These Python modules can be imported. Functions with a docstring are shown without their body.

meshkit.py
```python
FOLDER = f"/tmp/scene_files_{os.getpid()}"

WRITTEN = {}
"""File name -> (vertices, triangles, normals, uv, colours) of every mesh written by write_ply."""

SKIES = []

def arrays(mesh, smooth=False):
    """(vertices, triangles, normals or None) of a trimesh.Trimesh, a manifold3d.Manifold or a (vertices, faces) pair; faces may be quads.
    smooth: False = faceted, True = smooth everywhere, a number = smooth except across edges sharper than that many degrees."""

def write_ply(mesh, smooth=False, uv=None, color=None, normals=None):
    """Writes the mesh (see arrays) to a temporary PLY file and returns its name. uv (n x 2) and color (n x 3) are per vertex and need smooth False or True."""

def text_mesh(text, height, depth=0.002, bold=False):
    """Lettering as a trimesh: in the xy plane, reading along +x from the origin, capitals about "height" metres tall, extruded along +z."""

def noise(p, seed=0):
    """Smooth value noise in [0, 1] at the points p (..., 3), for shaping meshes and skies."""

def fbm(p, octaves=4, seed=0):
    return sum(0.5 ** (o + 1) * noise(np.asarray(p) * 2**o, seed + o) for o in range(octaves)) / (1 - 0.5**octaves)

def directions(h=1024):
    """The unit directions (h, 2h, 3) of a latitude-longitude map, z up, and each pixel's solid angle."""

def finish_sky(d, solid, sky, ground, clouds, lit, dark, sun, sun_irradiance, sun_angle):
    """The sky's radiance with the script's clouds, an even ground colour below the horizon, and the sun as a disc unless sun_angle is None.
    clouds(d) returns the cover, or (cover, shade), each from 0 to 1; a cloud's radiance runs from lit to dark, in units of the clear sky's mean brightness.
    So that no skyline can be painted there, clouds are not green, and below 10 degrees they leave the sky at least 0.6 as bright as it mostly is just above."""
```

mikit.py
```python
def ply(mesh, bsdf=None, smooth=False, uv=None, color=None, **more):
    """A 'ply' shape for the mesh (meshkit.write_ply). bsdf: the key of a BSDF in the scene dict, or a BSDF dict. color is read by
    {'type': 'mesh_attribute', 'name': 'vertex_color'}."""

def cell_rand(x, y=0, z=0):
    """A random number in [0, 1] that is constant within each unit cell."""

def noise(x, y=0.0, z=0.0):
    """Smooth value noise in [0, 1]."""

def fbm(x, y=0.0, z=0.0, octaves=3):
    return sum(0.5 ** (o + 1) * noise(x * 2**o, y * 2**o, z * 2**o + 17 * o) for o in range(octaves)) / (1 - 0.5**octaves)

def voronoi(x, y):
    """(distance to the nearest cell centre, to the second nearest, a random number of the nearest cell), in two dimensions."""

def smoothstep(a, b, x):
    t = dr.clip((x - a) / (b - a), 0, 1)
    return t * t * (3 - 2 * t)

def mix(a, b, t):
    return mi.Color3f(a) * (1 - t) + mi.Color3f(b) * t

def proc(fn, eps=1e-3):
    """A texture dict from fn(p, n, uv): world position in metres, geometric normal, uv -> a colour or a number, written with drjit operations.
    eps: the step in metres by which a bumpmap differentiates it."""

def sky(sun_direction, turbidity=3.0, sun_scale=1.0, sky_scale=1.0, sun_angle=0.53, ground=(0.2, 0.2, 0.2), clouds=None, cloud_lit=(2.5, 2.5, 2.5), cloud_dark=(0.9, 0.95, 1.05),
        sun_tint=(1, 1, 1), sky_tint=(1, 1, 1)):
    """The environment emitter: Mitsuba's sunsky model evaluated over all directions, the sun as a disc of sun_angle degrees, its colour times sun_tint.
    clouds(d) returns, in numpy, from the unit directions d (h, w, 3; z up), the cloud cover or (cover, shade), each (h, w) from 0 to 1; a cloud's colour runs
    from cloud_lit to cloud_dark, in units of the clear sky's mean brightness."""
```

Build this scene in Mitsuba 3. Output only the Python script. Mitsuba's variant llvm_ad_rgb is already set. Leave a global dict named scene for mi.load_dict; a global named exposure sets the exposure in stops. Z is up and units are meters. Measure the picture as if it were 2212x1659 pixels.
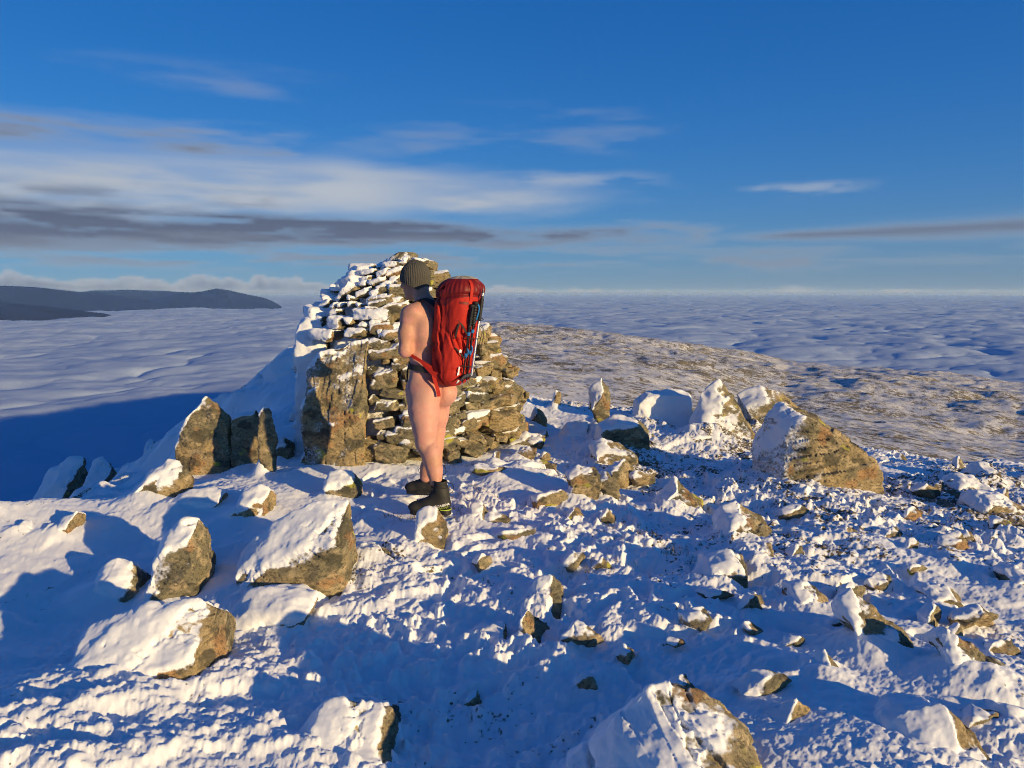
import math, random
import numpy as np, trimesh, mitsuba as mi, drjit as dr, mikit, meshkit
import manifold3d as m3
from scipy.interpolate import RBFInterpolator, RectBivariateSpline, PchipInterpolator
from scipy.sparse import coo_matrix, diags
from scipy.sparse.csgraph import connected_components
T = mi.ScalarTransform4f
scene, labels = {}, {}

# ---------------------------------------------------------------- camera, sky, exposure
CAM = np.array([0.0, 0.0, 1.62]); FOV = 68.0; PITCH = math.radians(6.9)
FPX = 512 / math.tan(math.radians(FOV / 2))
CF = np.array([0, math.cos(PITCH), -math.sin(PITCH)]); CU = np.array([0, math.sin(PITCH), math.cos(PITCH)]); CR = np.array([1.0, 0, 0])
scene['camera'] = {'type': 'perspective', 'fov': FOV, 'fov_axis': 'x', 'near_clip': 0.05, 'far_clip': 2.0e5,
                   'to_world': T().look_at(origin=CAM.tolist(), target=(CAM + CF).tolist(), up=[0, 0, 1])}
SUN_AZ, SUN_EL = 130.5, 9.5
SUN = np.array([math.sin(math.radians(SUN_AZ)) * math.cos(math.radians(SUN_EL)), math.cos(math.radians(SUN_AZ)) * math.cos(math.radians(SUN_EL)), math.sin(math.radians(SUN_EL))])
exposure = 2.82


def sstep(a, b, x):
    t = np.clip((x - a) / (b - a), 0, 1)
    return t * t * (3 - 2 * t)


def clouds(d):
    az = np.degrees(np.arctan2(d[..., 0], d[..., 1])); el = np.degrees(np.arcsin(np.clip(d[..., 2], -1, 1)))
    def nz(sx, sy, seed, o=5):
        # noise on the unit sphere, stretched along the horizon
        return meshkit.fbm(np.stack([d[..., 0] * 57.3 / sx, d[..., 1] * 57.3 / sx, el / sy], -1), o, seed)
    n1, n2, n3 = nz(9, 1.6, 3), nz(4, .8, 11), nz(2.2, 1.1, 21); fib = .55 + .9 * sstep(.3, .7, nz(5, .38, 61, 4))
    cover, shade = np.zeros_like(az), np.zeros_like(az)
    def put(c, s):
        nonlocal cover, shade
        c = np.clip(c, 0, 1)
        shade = shade * (1 - c) + s * c if np.ndim(s) else shade * (1 - c) + s * c
        cover = cover + (1 - cover) * c
    def streak(a0, a1, e0, e1, soft=3.0):
        """soft window over azimuth and elevation, edges frayed by noise"""
        e = el + (n1 - .5) * 2.2; a = az + (n2 - .5) * 14
        return sstep(a0 - soft, a0 + soft, a) * (1 - sstep(a1 - soft, a1 + soft, a)) * sstep(e0 - .55, e0 + .55, e) * (1 - sstep(e1 - .55, e1 + .55, e))
    # pale wispy sheet, bright core, on the left half
    top = np.interp(az, [-60, -34, -20, -8, 2, 8, 14], [8.8, 8.9, 9.3, 9.0, 7.6, 7.3, 7.2]); bot = np.interp(az, [-60, -34, -10, 6, 12], [4.8, 4.9, 5.4, 6.2, 7.0])
    sheet = sstep(bot - .8, bot + 1.2, el + (n1 - .5) * 2.5) * (1 - sstep(top - 1.1, top + .8, el + (n1 - .5) * 2.5)) * (1 - sstep(2, 9, az + (n2 - .5) * 6))
    put(sheet * (.50 + .75 * sstep(.3, .75, n1)) * (.82 + .25 * (fib - .55)), .06)
    core = np.exp(-((az + 12 + (n1 - .5) * 9) / 3.5) ** 2 - ((el - 7.3) / 1.7) ** 2)
    put(core * 1.0 * (.5 + n1), 0.0)
    # upper left lavender streak and the faint ones higher up
    put(streak(-50, -17.5, 9.2, 10.9) * .7 * sstep(.2, .6, n1) * fib, .72)
    put(streak(-9, 7, 10.2, 13.3, 4) * .38 * sstep(.42, .7, n1), .92)
    put(streak(-26, -15, 13.6, 15.0, 4) * .3 * sstep(.35, .7, n1), .85)
    put(streak(-2, 11, 7.0, 8.1, 3) * .6 * sstep(.4, .7, n2), .1)
    # the long dark bank
    tb = np.interp(az, [-70, -34, -24, -10, 2, 9, 12], [6.0, 5.9, 5.6, 5.2, 4.9, 4.5, 4.2]); bb = np.interp(az, [-70, -34, -18, -4, 6, 12], [2.6, 2.7, 3.2, 3.5, 3.7, 3.7])
    e = el + (n1 - .5) * 1.3
    bank = sstep(bb - .5, bb + .7, e) * (1 - sstep(tb - .8, tb + .35, e)) * (1 - sstep(8, 13, az + (n2 - .5) * 6))
    put(bank * (.55 + .75 * sstep(.25, .6, n2)) * (.35 + .65 * fib), 1.0)
    put(streak(-40, -17, 5.9, 6.8, 3) * .7 * sstep(.35, .6, n2), .9)
    # thin streaks under the bank
    low = sstep(.42, .62, nz(7, .5, 31)) * sstep(1.2, 2.0, el) * (1 - sstep(3.6, 4.6, el)) * (1 - .65 * sstep(-4, 14, az))
    put(low * .75, .8)
    # right hand: rising dark streak, wisp, low streaks
    mid = np.interp(az, [12, 19, 34, 60], [3.6, 3.85, 4.1, 4.6])
    put(np.exp(-((el - mid + (n1 - .5) * .6) / np.interp(az, [17, 26, 34], [.28, .48, .62])) ** 2) * sstep(15, 21, az + (n2 - .5) * 5) * .9, .95)
    put(streak(16.5, 23, 2.0, 2.75, 2) * .8 * sstep(.3, .6, n2), .85)
    put(streak(18, 25, 6.3, 7.4, 2) * .55 * sstep(.4, .65, n2), .05)
    put(streak(10, 14, 3.8, 4.5, 1.5) * .6, .8)
    # cumulus heads along the horizon, highest on the left
    hd = np.interp(az, [-70, -34, -24, -15, -8, 4, 20, 40], [1.15, 1.1, 1.05, 1.0, .75, .0, -.1, .0]) + (nz(2.6, 50, 41) - .5) * np.interp(az, [-8, 4], [1.1, .6])
    hd = hd + (nz(.9, 50, 43) - .5) * .9 * sstep(.3, .7, nz(6, 50, 44)); hd = hd + (nz(2.4, .9, 45) - .5) * 1.1 * sstep(-2, -9, az) + (nz(.8, .35, 46, 4) - .5) * .5; body = 1 - sstep(-.10, .12, el - hd)
    put(body * .93, np.clip(.15 + 1.0 * sstep(-.05, .8, hd - el) * (.5 + .8 * n3), 0, 1))
    put(np.exp(-((az - 20.3) / 1.3) ** 2) * (1 - sstep(.15, .5, el + (n3 - .5) * .6)) * .7, .15)
    # haze right on the horizon
    put(np.exp(-np.maximum(el, 0) / 4.5) * .46, .12)
    # elsewhere: the same kind of broken streaks
    away = sstep(40, 60, np.abs(az))
    put(away * sstep(.5, .7, n1) * np.exp(-((el - 7) / 5) ** 2) * .8, .6)
    return cover, shade


scene['sky'] = mikit.sky(SUN.tolist(), turbidity=3, sun_scale=1.0, sky_scale=0.39, sun_tint=(.80, 1.0, 1.46), sky_tint=(.11, .74, 2.0), clouds=clouds,
                         cloud_lit=(3.0, 3.35, 3.9), cloud_dark=(.40, .58, 1.10), ground=(.45, .5, .6))

# ---------------------------------------------------------------- helpers


def ray(u, v, s=2212.0):
    """unit-depth ray through a picture position (used to measure where things stand)"""
    k = 1024.0 / s
    return CF + CR * ((u * k - 512) / FPX) - CU * ((v * k - 384) / FPX)


def at(u, v, depth, s=2212.0):
    return CAM + ray(u, v, s) * depth


def noise(p, seed=0): return meshkit.noise(p, seed)
def fbm(p, o=4, seed=0): return meshkit.fbm(p, o, seed)


def struct(key, shape, label=None, kind='structure'):
    scene[key] = shape; labels[key] = {'kind': kind}
    if label: labels[key]['label'] = label


used = {}


def numbered(name):
    n = used.get(name, 0); used[name] = n + 1
    return name if n == 0 else f'{name}_{n:03d}'


def tag(key, label, cat, group=None):
    labels[key] = {'label': label, 'category': cat}
    if group: labels[key]['group'] = group


def vnormals(v, f):
    n = np.zeros_like(v); fn = np.cross(v[f[:, 1]] - v[f[:, 0]], v[f[:, 2]] - v[f[:, 0]])
    for k in range(3): n += np.stack([np.bincount(f[:, k], fn[:, c], len(v)) for c in range(3)], 1)
    return n / (np.linalg.norm(n, axis=1, keepdims=True) + 1e-12)


def adjacency(v, f):
    i = np.concatenate([f[:, 0], f[:, 1], f[:, 2]]); j = np.concatenate([f[:, 1], f[:, 2], f[:, 0]])
    A = coo_matrix((np.ones(2 * len(i)), (np.r_[i, j], np.r_[j, i])), shape=(len(v),) * 2).tocsr(); A.data[:] = 1
    return diags(1 / np.maximum(np.asarray(A.sum(1)).ravel(), 1)) @ A


def grid_mesh(P, wrap=False):
    """P (n, m, 3) -> vertices, triangles"""
    n, m = P.shape[:2]; idx = np.arange(n * m).reshape(n, m)
    if wrap: idx = np.hstack([idx, idx[:, :1]])
    a, b, c, d = idx[:-1, :-1].ravel(), idx[1:, :-1].ravel(), idx[1:, 1:].ravel(), idx[:-1, 1:].ravel()
    return P.reshape(-1, 3), np.vstack([np.stack([a, b, c], 1), np.stack([a, c, d], 1)])


def tube(pts, r, n=8):
    pts = np.asarray(pts, float); r = np.broadcast_to(r, len(pts)).astype(float)
    t = np.gradient(pts, axis=0); t /= np.linalg.norm(t, axis=1, keepdims=True) + 1e-12
    ref = np.array([0, 0, 1.0]) if abs(t[0, 2]) < .8 else np.array([1.0, 0, 0])
    rings = []
    for p, d, q in zip(pts, t, r):
        x = np.cross(d, ref); x /= np.linalg.norm(x) + 1e-12; ref = np.cross(x, d); y = ref
        a = np.arange(n) * 2 * np.pi / n
        rings.append(p + q * (np.cos(a)[:, None] * x + np.sin(a)[:, None] * y))
    v, f = grid_mesh(np.array(rings), True); v = np.vstack([v, pts[0], pts[-1]]); k = len(v)
    i = np.arange(n)
    f = np.vstack([f, np.stack([i, (i + 1) % n, i * 0 + k - 2], 1), np.stack([(len(pts) - 1) * n + (i + 1) % n, (len(pts) - 1) * n + i, i * 0 + k - 1], 1)])
    return trimesh.Trimesh(v, f, process=False)


def spline(pts, n=24):
    pts = np.asarray(pts, float); t = np.r_[0, np.cumsum(np.linalg.norm(np.diff(pts, axis=0), axis=1))]
    from scipy.interpolate import CubicSpline
    return CubicSpline(t, pts)(np.linspace(0, t[-1], n)) if len(pts) > 2 else pts[0] + (pts[1] - pts[0]) * np.linspace(0, 1, n)[:, None]


def ribbon(pts, normals, w, th):
    """flat webbing along pts; normals point out of its face"""
    pts = np.asarray(pts, float); t = np.gradient(pts, axis=0); t /= np.linalg.norm(t, axis=1, keepdims=True)
    nn = np.broadcast_to(np.asarray(normals, float), pts.shape); side = np.cross(t, nn); side /= np.linalg.norm(side, axis=1, keepdims=True); nn = np.cross(side, t)
    w = np.broadcast_to(w, len(pts))[:, None]; c = th * .5
    ring = np.stack([pts - side * w / 2 - nn * c, pts + side * w / 2 - nn * c, pts + side * w / 2 + nn * c, pts - side * w / 2 + nn * c], 1)
    v, f = grid_mesh(ring, True); k = 4 * (len(pts) - 1)
    f = np.vstack([f, [[0, 1, 2], [0, 2, 3], [k, k + 2, k + 1], [k, k + 3, k + 2]]])
    return trimesh.Trimesh(v, f, process=False)


def surface_nets(F, lo, h):
    """a smooth mesh of the zero level of the sampled field F (inside negative)"""
    nx, ny, nz = F.shape; s = F < 0
    cnt = np.zeros((nx - 1, ny - 1, nz - 1), np.int8); acc = np.zeros((nx - 1, ny - 1, nz - 1, 3), np.float32)
    corners = [(a, b, c) for a in (0, 1) for b in (0, 1) for c in (0, 1)]
    sl = lambda a, n: slice(a, n - 1 + a)
    for i, A in enumerate(corners):
        for B in corners[i + 1:]:
            if sum(abs(x - y) for x, y in zip(A, B)) != 1: continue
            fa = F[sl(A[0], nx), sl(A[1], ny), sl(A[2], nz)]; fb = F[sl(B[0], nx), sl(B[1], ny), sl(B[2], nz)]
            x = (fa < 0) != (fb < 0); t = np.where(x, fa / np.where(x, fa - fb, 1), 0)
            cnt += x
            for k in range(3): acc[..., k] += np.where(x, A[k] + t * (B[k] - A[k]), 0)
    on = cnt > 0; idx = np.full(on.shape, -1, np.int64); idx[on] = np.arange(on.sum())
    cells = np.argwhere(on); v = lo + h * (cells + acc[on] / cnt[on][:, None])
    faces = []
    for ax in range(3):
        b, c = [(1, 2), (2, 0), (0, 1)][ax]
        n = [nx, ny, nz]; r = [None] * 3; r[ax] = slice(0, n[ax] - 1); r[b] = slice(1, n[b] - 1); r[c] = slice(1, n[c] - 1)
        q = list(r); q[ax] = slice(1, n[ax])
        s0, s1 = s[tuple(r)], s[tuple(q)]
        for sign, hit in ((1, s0 & ~s1), (-1, ~s0 & s1)):
            e = np.argwhere(hit)
            if not len(e): continue
            e[:, b] += 1; e[:, c] += 1
            def I(db, dc):
                w = e.copy(); w[:, b] += db; w[:, c] += dc
                return idx[w[:, 0], w[:, 1], w[:, 2]]
            q4 = np.stack([I(-1, -1), I(0, -1), I(0, 0), I(-1, 0)], 1)
            if sign < 0: q4 = q4[:, ::-1]
            faces.append(q4)
    q = np.vstack(faces)
    return v, np.vstack([q[:, [0, 1, 2]], q[:, [0, 2, 3]]])


def capsule(p, a, b, ra, rb):
    a, b = np.asarray(a, np.float32), np.asarray(b, np.float32); ab = b - a
    t = np.clip(((p - a) @ ab) / (ab @ ab), 0, 1)
    return np.linalg.norm(p - a - t[..., None] * ab, axis=-1) - (ra + (rb - ra) * t)


def ellip(p, c, R, r):
    q = (p - np.asarray(c, np.float32)) @ np.asarray(R, np.float32).T; r = np.asarray(r, np.float32)
    k0 = np.linalg.norm(q / r, axis=-1); k1 = np.linalg.norm(q / r ** 2, axis=-1) + 1e-6
    return k0 * (k0 - 1) / k1


def smin(a, b, k):
    h = np.maximum(k - np.abs(a - b), 0) / k
    return np.minimum(a, b) - h * h * k * .25


def chain(p, pts, rad, k=.02):
    d = None
    for a, b, ra, rb in zip(pts[:-1], pts[1:], rad[:-1], rad[1:]):
        e = capsule(p, a, b, ra, rb); d = e if d is None else smin(d, e, k)
    return d


def field(lo, hi, h):
    n = [int((b - a) / h) + 1 for a, b in zip(lo, hi)]
    g = np.meshgrid(*[np.float32(a) + np.float32(h) * np.arange(k, dtype=np.float32) for a, k in zip(lo, n)], indexing='ij')
    return np.stack(g, -1)


# ---------------------------------------------------------------- materials


def bsdf(key, d): scene[key] = {'type': 'twosided', 'b': d}; return key


def princ(color, rough=.8, **k): return {'type': 'principled', 'base_color': color if isinstance(color, dict) else {'type': 'rgb', 'value': list(color)}, 'roughness': rough, **k}


SNOW = (.82, .83, .85)


def rock_color(p, n, uv):
    a = mikit.fbm(p.x * 3.1, p.y * 3.1, p.z * 3.1, 3); b = mikit.fbm(p.x * 17 + 5, p.y * 17, p.z * 17, 3); c = mikit.fbm(p.x * 75, p.y * 75 + 9, p.z * 75, 2)
    col = mikit.mix((.30, .225, .118), (.17, .15, .095), mikit.smoothstep(.3, .62, a + (uv.y - .5) * .5))
    col = mikit.mix(col, (.40, .315, .19), mikit.smoothstep(.5, .7, b) * .75)
    col = mikit.mix(col, (.33, .17, .075), mikit.smoothstep(.58, .72, mikit.fbm(p.x * 6 + 31, p.y * 6, p.z * 6 + 7, 3)) * .6)
    col = mikit.mix(col, (.045, .042, .03), mikit.smoothstep(.53, .68, c) * .6)
    col = mikit.mix(col, (.05, .05, .038), mikit.smoothstep(.54, .66, mikit.fbm(p.x * 9 + 77, p.y * 9, p.z * 11, 4)) * .75)
    g4 = mikit.noise(p.x * 260, p.y * 260, p.z * 260); col = col * (.62 + .76 * g4)
    li = mikit.smoothstep(.75, .79, mikit.fbm(p.x * 7 + 13, p.y * 7 + 3, p.z * 7, 2) + (b - .5) * .25)
    col = mikit.mix(col, (.36, .34, .05), li * .8)
    return mikit.mix(col, SNOW, mikit.smoothstep(.18, .62, uv.x + (c - .5) * .55 + (b - .5) * .2))


def snow_color(p, n, uv):
    b = mikit.fbm(p.x * 9, p.y * 9, p.z * 9, 3)
    return mikit.mix((.85, .855, .865), (.78, .80, .83), b)


def ground_color(p, n, uv):
    b = mikit.fbm(p.x * 9, p.y * 9, p.z * 9, 3); c = mikit.fbm(p.x * 60, p.y * 60, p.z * 60, 2)
    col = mikit.mix((.85, .855, .865), (.78, .80, .83), b)
    return mikit.mix(col, mikit.mix((.22, .17, .10), (.13, .105, .065), c), mikit.smoothstep(.50, .66, uv.x + (c - .5) * .8))


def hill_color(p, n, uv):
    a = mikit.fbm(p.x * .02, p.y * .02, p.z * .05, 4); b = mikit.fbm(p.x * .11 + 4, p.y * .11, p.z * .11, 4); c = mikit.fbm(p.x * .5, p.y * .5 + 9, p.z * .5, 3)
    d = mikit.fbm(p.x * 1.9, p.y * 1.9 + 9, p.z * 1.9, 2)
    g = mikit.mix((.20, .145, .07), (.10, .085, .045), c)
    bare = mikit.smoothstep(.50, .70, a * .25 + b * .42 + c * .50 + d * .46 - .325 + uv.x * .22)
    return mikit.mix(mikit.mix((.74, .735, .73), (.54, .515, .47), mikit.smoothstep(.42, .68, d * .6 + c * .4)), g, bare * .85)


def skin_color(p, n, uv):
    a = mikit.fbm(p.x * 14, p.y * 14, p.z * 14, 3); b = mikit.fbm(p.x * 90, p.y * 90, p.z * 90, 2)
    tan = mikit.mix((.55, .295, .225), (.48, .235, .15), uv.x)          # arms, neck and shins are tanned, hips pale
    tan = mikit.mix(tan, (.60, .28, .22), mikit.smoothstep(.38, .66, a) * .8 + uv.y * .6)
    return mikit.mix(tan, tan * .88, b * .6)


def fabric_color(c0, c1, f=220.0):
    def fn(p, n, uv):
        a = mikit.fbm(p.x * 11, p.y * 11, p.z * 11, 3); w = mikit.noise(p.x * f, p.y * f, p.z * f)
        return mikit.mix(c0, c1, a * .7 + w * .3)
    return mikit.proc(fn)


bsdf('rock', princ(mikit.proc(rock_color), .85, specular=.2))
bsdf('snow', princ(mikit.proc(snow_color), .75, specular=.3))
bsdf('ground_snow', princ(mikit.proc(ground_color), .75, specular=.3))
bsdf('hillside', {'type': 'diffuse', 'reflectance': mikit.proc(hill_color)})
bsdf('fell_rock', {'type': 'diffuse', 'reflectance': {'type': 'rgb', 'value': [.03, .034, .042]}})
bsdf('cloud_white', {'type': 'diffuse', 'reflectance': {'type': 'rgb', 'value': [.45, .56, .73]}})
bsdf('skin', princ(mikit.proc(skin_color), .55, specular=.35))
bsdf('red_fabric', princ(fabric_color((.50, .030, .018), (.35, .020, .013)), .7, specular=.2, sheen=.2))
bsdf('dark_red_fabric', princ(fabric_color((.19, .010, .009), (.13, .008, .007)), .55, specular=.35, sheen=.2))
bsdf('grey_fabric', princ(fabric_color((.36, .32, .25), (.26, .23, .19)), .7))
bsdf('black_fabric', princ(fabric_color((.012, .012, .013), (.02, .019, .018)), .75))
bsdf('boot_fabric', princ(fabric_color((.026, .025, .021), (.017, .017, .016)), .7))
bsdf('wool', princ(fabric_color((.085, .078, .062), (.055, .052, .045), 300), .95, sheen=.4))
bsdf('rubber', princ((.012, .012, .012), .6))
bsdf('lime', princ((.42, .55, .05), .5))
bsdf('white_print', princ((.75, .75, .75), .6))
bsdf('blue_plastic', princ((.015, .16, .42), .4))
bsdf('black_plastic', princ((.013, .013, .014), .35))
bsdf('metal', {'type': 'roughconductor', 'material': 'Al', 'alpha': .22})
bsdf('steel', princ((.10, .10, .105), .4, metallic=.6))
bsdf('grass', princ((.24, .17, .08), .8))
bsdf('eye_white', princ((.7, .68, .65), .2))

# ---------------------------------------------------------------- the lie of the land
# heights of the summit plateau (x, y, z), read off the photograph
CP = [(0, 0, 0), (0.05, 2.85, -.15), (.25, 3.2, -.08), (-.3, 2.4, -.1), (-1.6, 2.5, .03), (.85, 2.3, .12), (1.25, 2.7, .07), (.5, 1.8, .05), (1.8, 2.5, .03), (-.6, 5.5, 0), (.8, 4, 0), (2.3, 4, 0), (3.2, 5, 0), (3.4, 7, -.05), (5, 7.4, -.12), (6.0, 9.5, -.9), (8, 13, -2.4),
      (2, 8.3, .03), (1.2, 10.2, .05), (2.6, 9.6, -.05), (1.2, 13, -.9), (3, 13, -1.3), (4.2, 10.5, -.8), (-1.1, 7.4, .08), (-1.1, 8.6, .15), (-.2, 6.6, .05), (.6, 7.2, .03), (-2.0, 6.4, .06), (-2.9, 6.1, .0), (-1.6, 4.5, -.04),
      (-2.2, 3.8, -.2), (-1.8, 3.5, -.14), (-2.8, 4.4, -.14), (-3.3, 5.0, .0), (-3.9, 5.3, -.02), (-2.6, 3.0, -.08), (-4.2, 6.2, -.7), (-5, 8.5, -1.05), (-7.5, 9.0, -2.8), (-9.2, 14, -2.9), (-6.2, 13.6, -1.2), (-4.5, 12, -.25), (-3.1, 11.3, .72),
      (-1.6, 11.2, .5), (0, 11, .1), (-.3, 13.5, -.7), (-2.5, 14, -.2), (-4, 16, -1.6), (-13, 18, -5), (-12, 8, -6), (0, -4, -.1), (5, -4, -.25), (-5, -4, -.7), (8, 0, -.35), (8, 4, -.3), (-7, 1, -1.8), (-12, -2, -5), (0, -12, -1.2), (12, -10, -1.6), (14, 3, -1.6),
      (-12, -14, -5), (20, -16, -4), (24, 8, -5.5), (-22, 5, -12), (-20, -15, -11), (0, -26, -5), (12, 19, -5), (0, 20, -3.2), (5, 20, -3.8), (-8, 22, -5.5), (-18, 22, -9), (22, 22, -9.5)]
CP = np.array(CP, float)
gx, gy = np.arange(-34, 34.1, .25), np.arange(-34, 34.1, .25)
_rb = RBFInterpolator(CP[:, :2], CP[:, 2], kernel='thin_plate_spline', smoothing=.002)
_G = _rb(np.stack(np.meshgrid(gx, gy, indexing='ij'), -1).reshape(-1, 2)).reshape(len(gx), len(gy))
_near = RectBivariateSpline(gx, gy, _G)
# the mountain below: heights on knots of azimuth and distance
KR = np.array([10, 20, 40, 80, 150, 300, 450, 600, 800, 1100, 1500, 1900, 2600, 4000.0])
KT = np.array([-180, -120, -80, -55, -34, -20, -12, -6, -2, 3, 8, 14, 20, 27, 34, 45, 60, 90, 120, 150, 180.0])
crest_px = np.array([(600, 692), (1050, 692), (1130, 697), (1200, 705), (1300, 712), (1400, 726), (1500, 742), (1600, 766), (1700, 785), (1800, 789), (1900, 797), (2000, 806), (2100, 818), (2212, 830)], float)
cd = np.array([ray(*c) for c in crest_px]); caz = np.degrees(np.arctan2(cd[:, 0], cd[:, 1])); cel = cd[:, 2] / np.hypot(cd[:, 0], cd[:, 1])
KZ = np.zeros((len(KT), len(KR)))
for i, t in enumerate(KT):
    if -8 < t < 50:                                     # the broad shoulder to the right
        e = np.interp(t, caz, cel); c = lambda r: 1.62 + r * e
        a = np.clip(t / 34, 0, 1)
        z = [-1.2, -3.4 - a * 1.5, -8 - 2 * a, -14 - 6 * a, c(150) - 10 - 3 * a, c(300) - 9 - 6 * a, c(450) - 4.5, c(600), c(800) - 9, c(1100) - 18, c(1500) - 40, c(1900) - 95, -330, -520]
        if t < -4: z = [.5 * (x + y) for x, y in zip(z, [-1.5, -4, -11, -24, -40, -58, -72, -88, -110, -140, -180, -230, -330, -520])]
    elif -60 < t <= -8:                                 # steep drop to the left
        z = [-1.5, -6, -18, -45, -95, -175, -240, -290, -340, -400, -460, -500, -560, -640]
        if t > -15: z = [-1.5, -4, -11, -24, -40, -58, -72, -88, -110, -140, -180, -230, -330, -520]
        elif t > -25: z = [-1.5, -5, -15, -38, -80, -140, -190, -240, -290, -340, -400, -450, -520, -620]
    elif t >= 50:
        z = [-1.5, -4.5, -11, -24, -45, -85, -120, -150, -190, -250, -310, -370, -460, -600]
    else:
        z = [-2, -8, -20, -45, -90, -170, -230, -280, -330, -400, -460, -500, -560, -640]
    KZ[i] = z
_far = RectBivariateSpline(KT, np.log(KR), KZ, kx=1, ky=1)


def H(x, y):
    x, y = np.asarray(x, float), np.asarray(y, float); r = np.hypot(x, y); th = np.degrees(np.arctan2(x, y))
    near = _near.ev(np.clip(x, -34, 34), np.clip(y, -34, 34))
    if not (r > 15).any(): return near
    far = _far.ev(th, np.log(np.clip(r, 10, 4000)))
    w = sstep(15, 27, r)
    return near * (1 - w) + far * w


def ground_hit(u, v, lo=1.5, hi=30.0):
    """distance along the picture ray at which it meets the smooth ground"""
    d = ray(u, v); t = np.linspace(lo, hi, 3000); p = CAM + d * t[:, None]
    below = np.nonzero(p[:, 2] < H(p[:, 0], p[:, 1]))[0]
    return t[below[0]] if len(below) else None


banks = []      # snow drifted round rocks: (x, y, radius, height)

# ---------------------------------------------------------------- rocks
SDIR = np.array([-.60, -.06, .78]); SDIR /= np.linalg.norm(SDIR)


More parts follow.
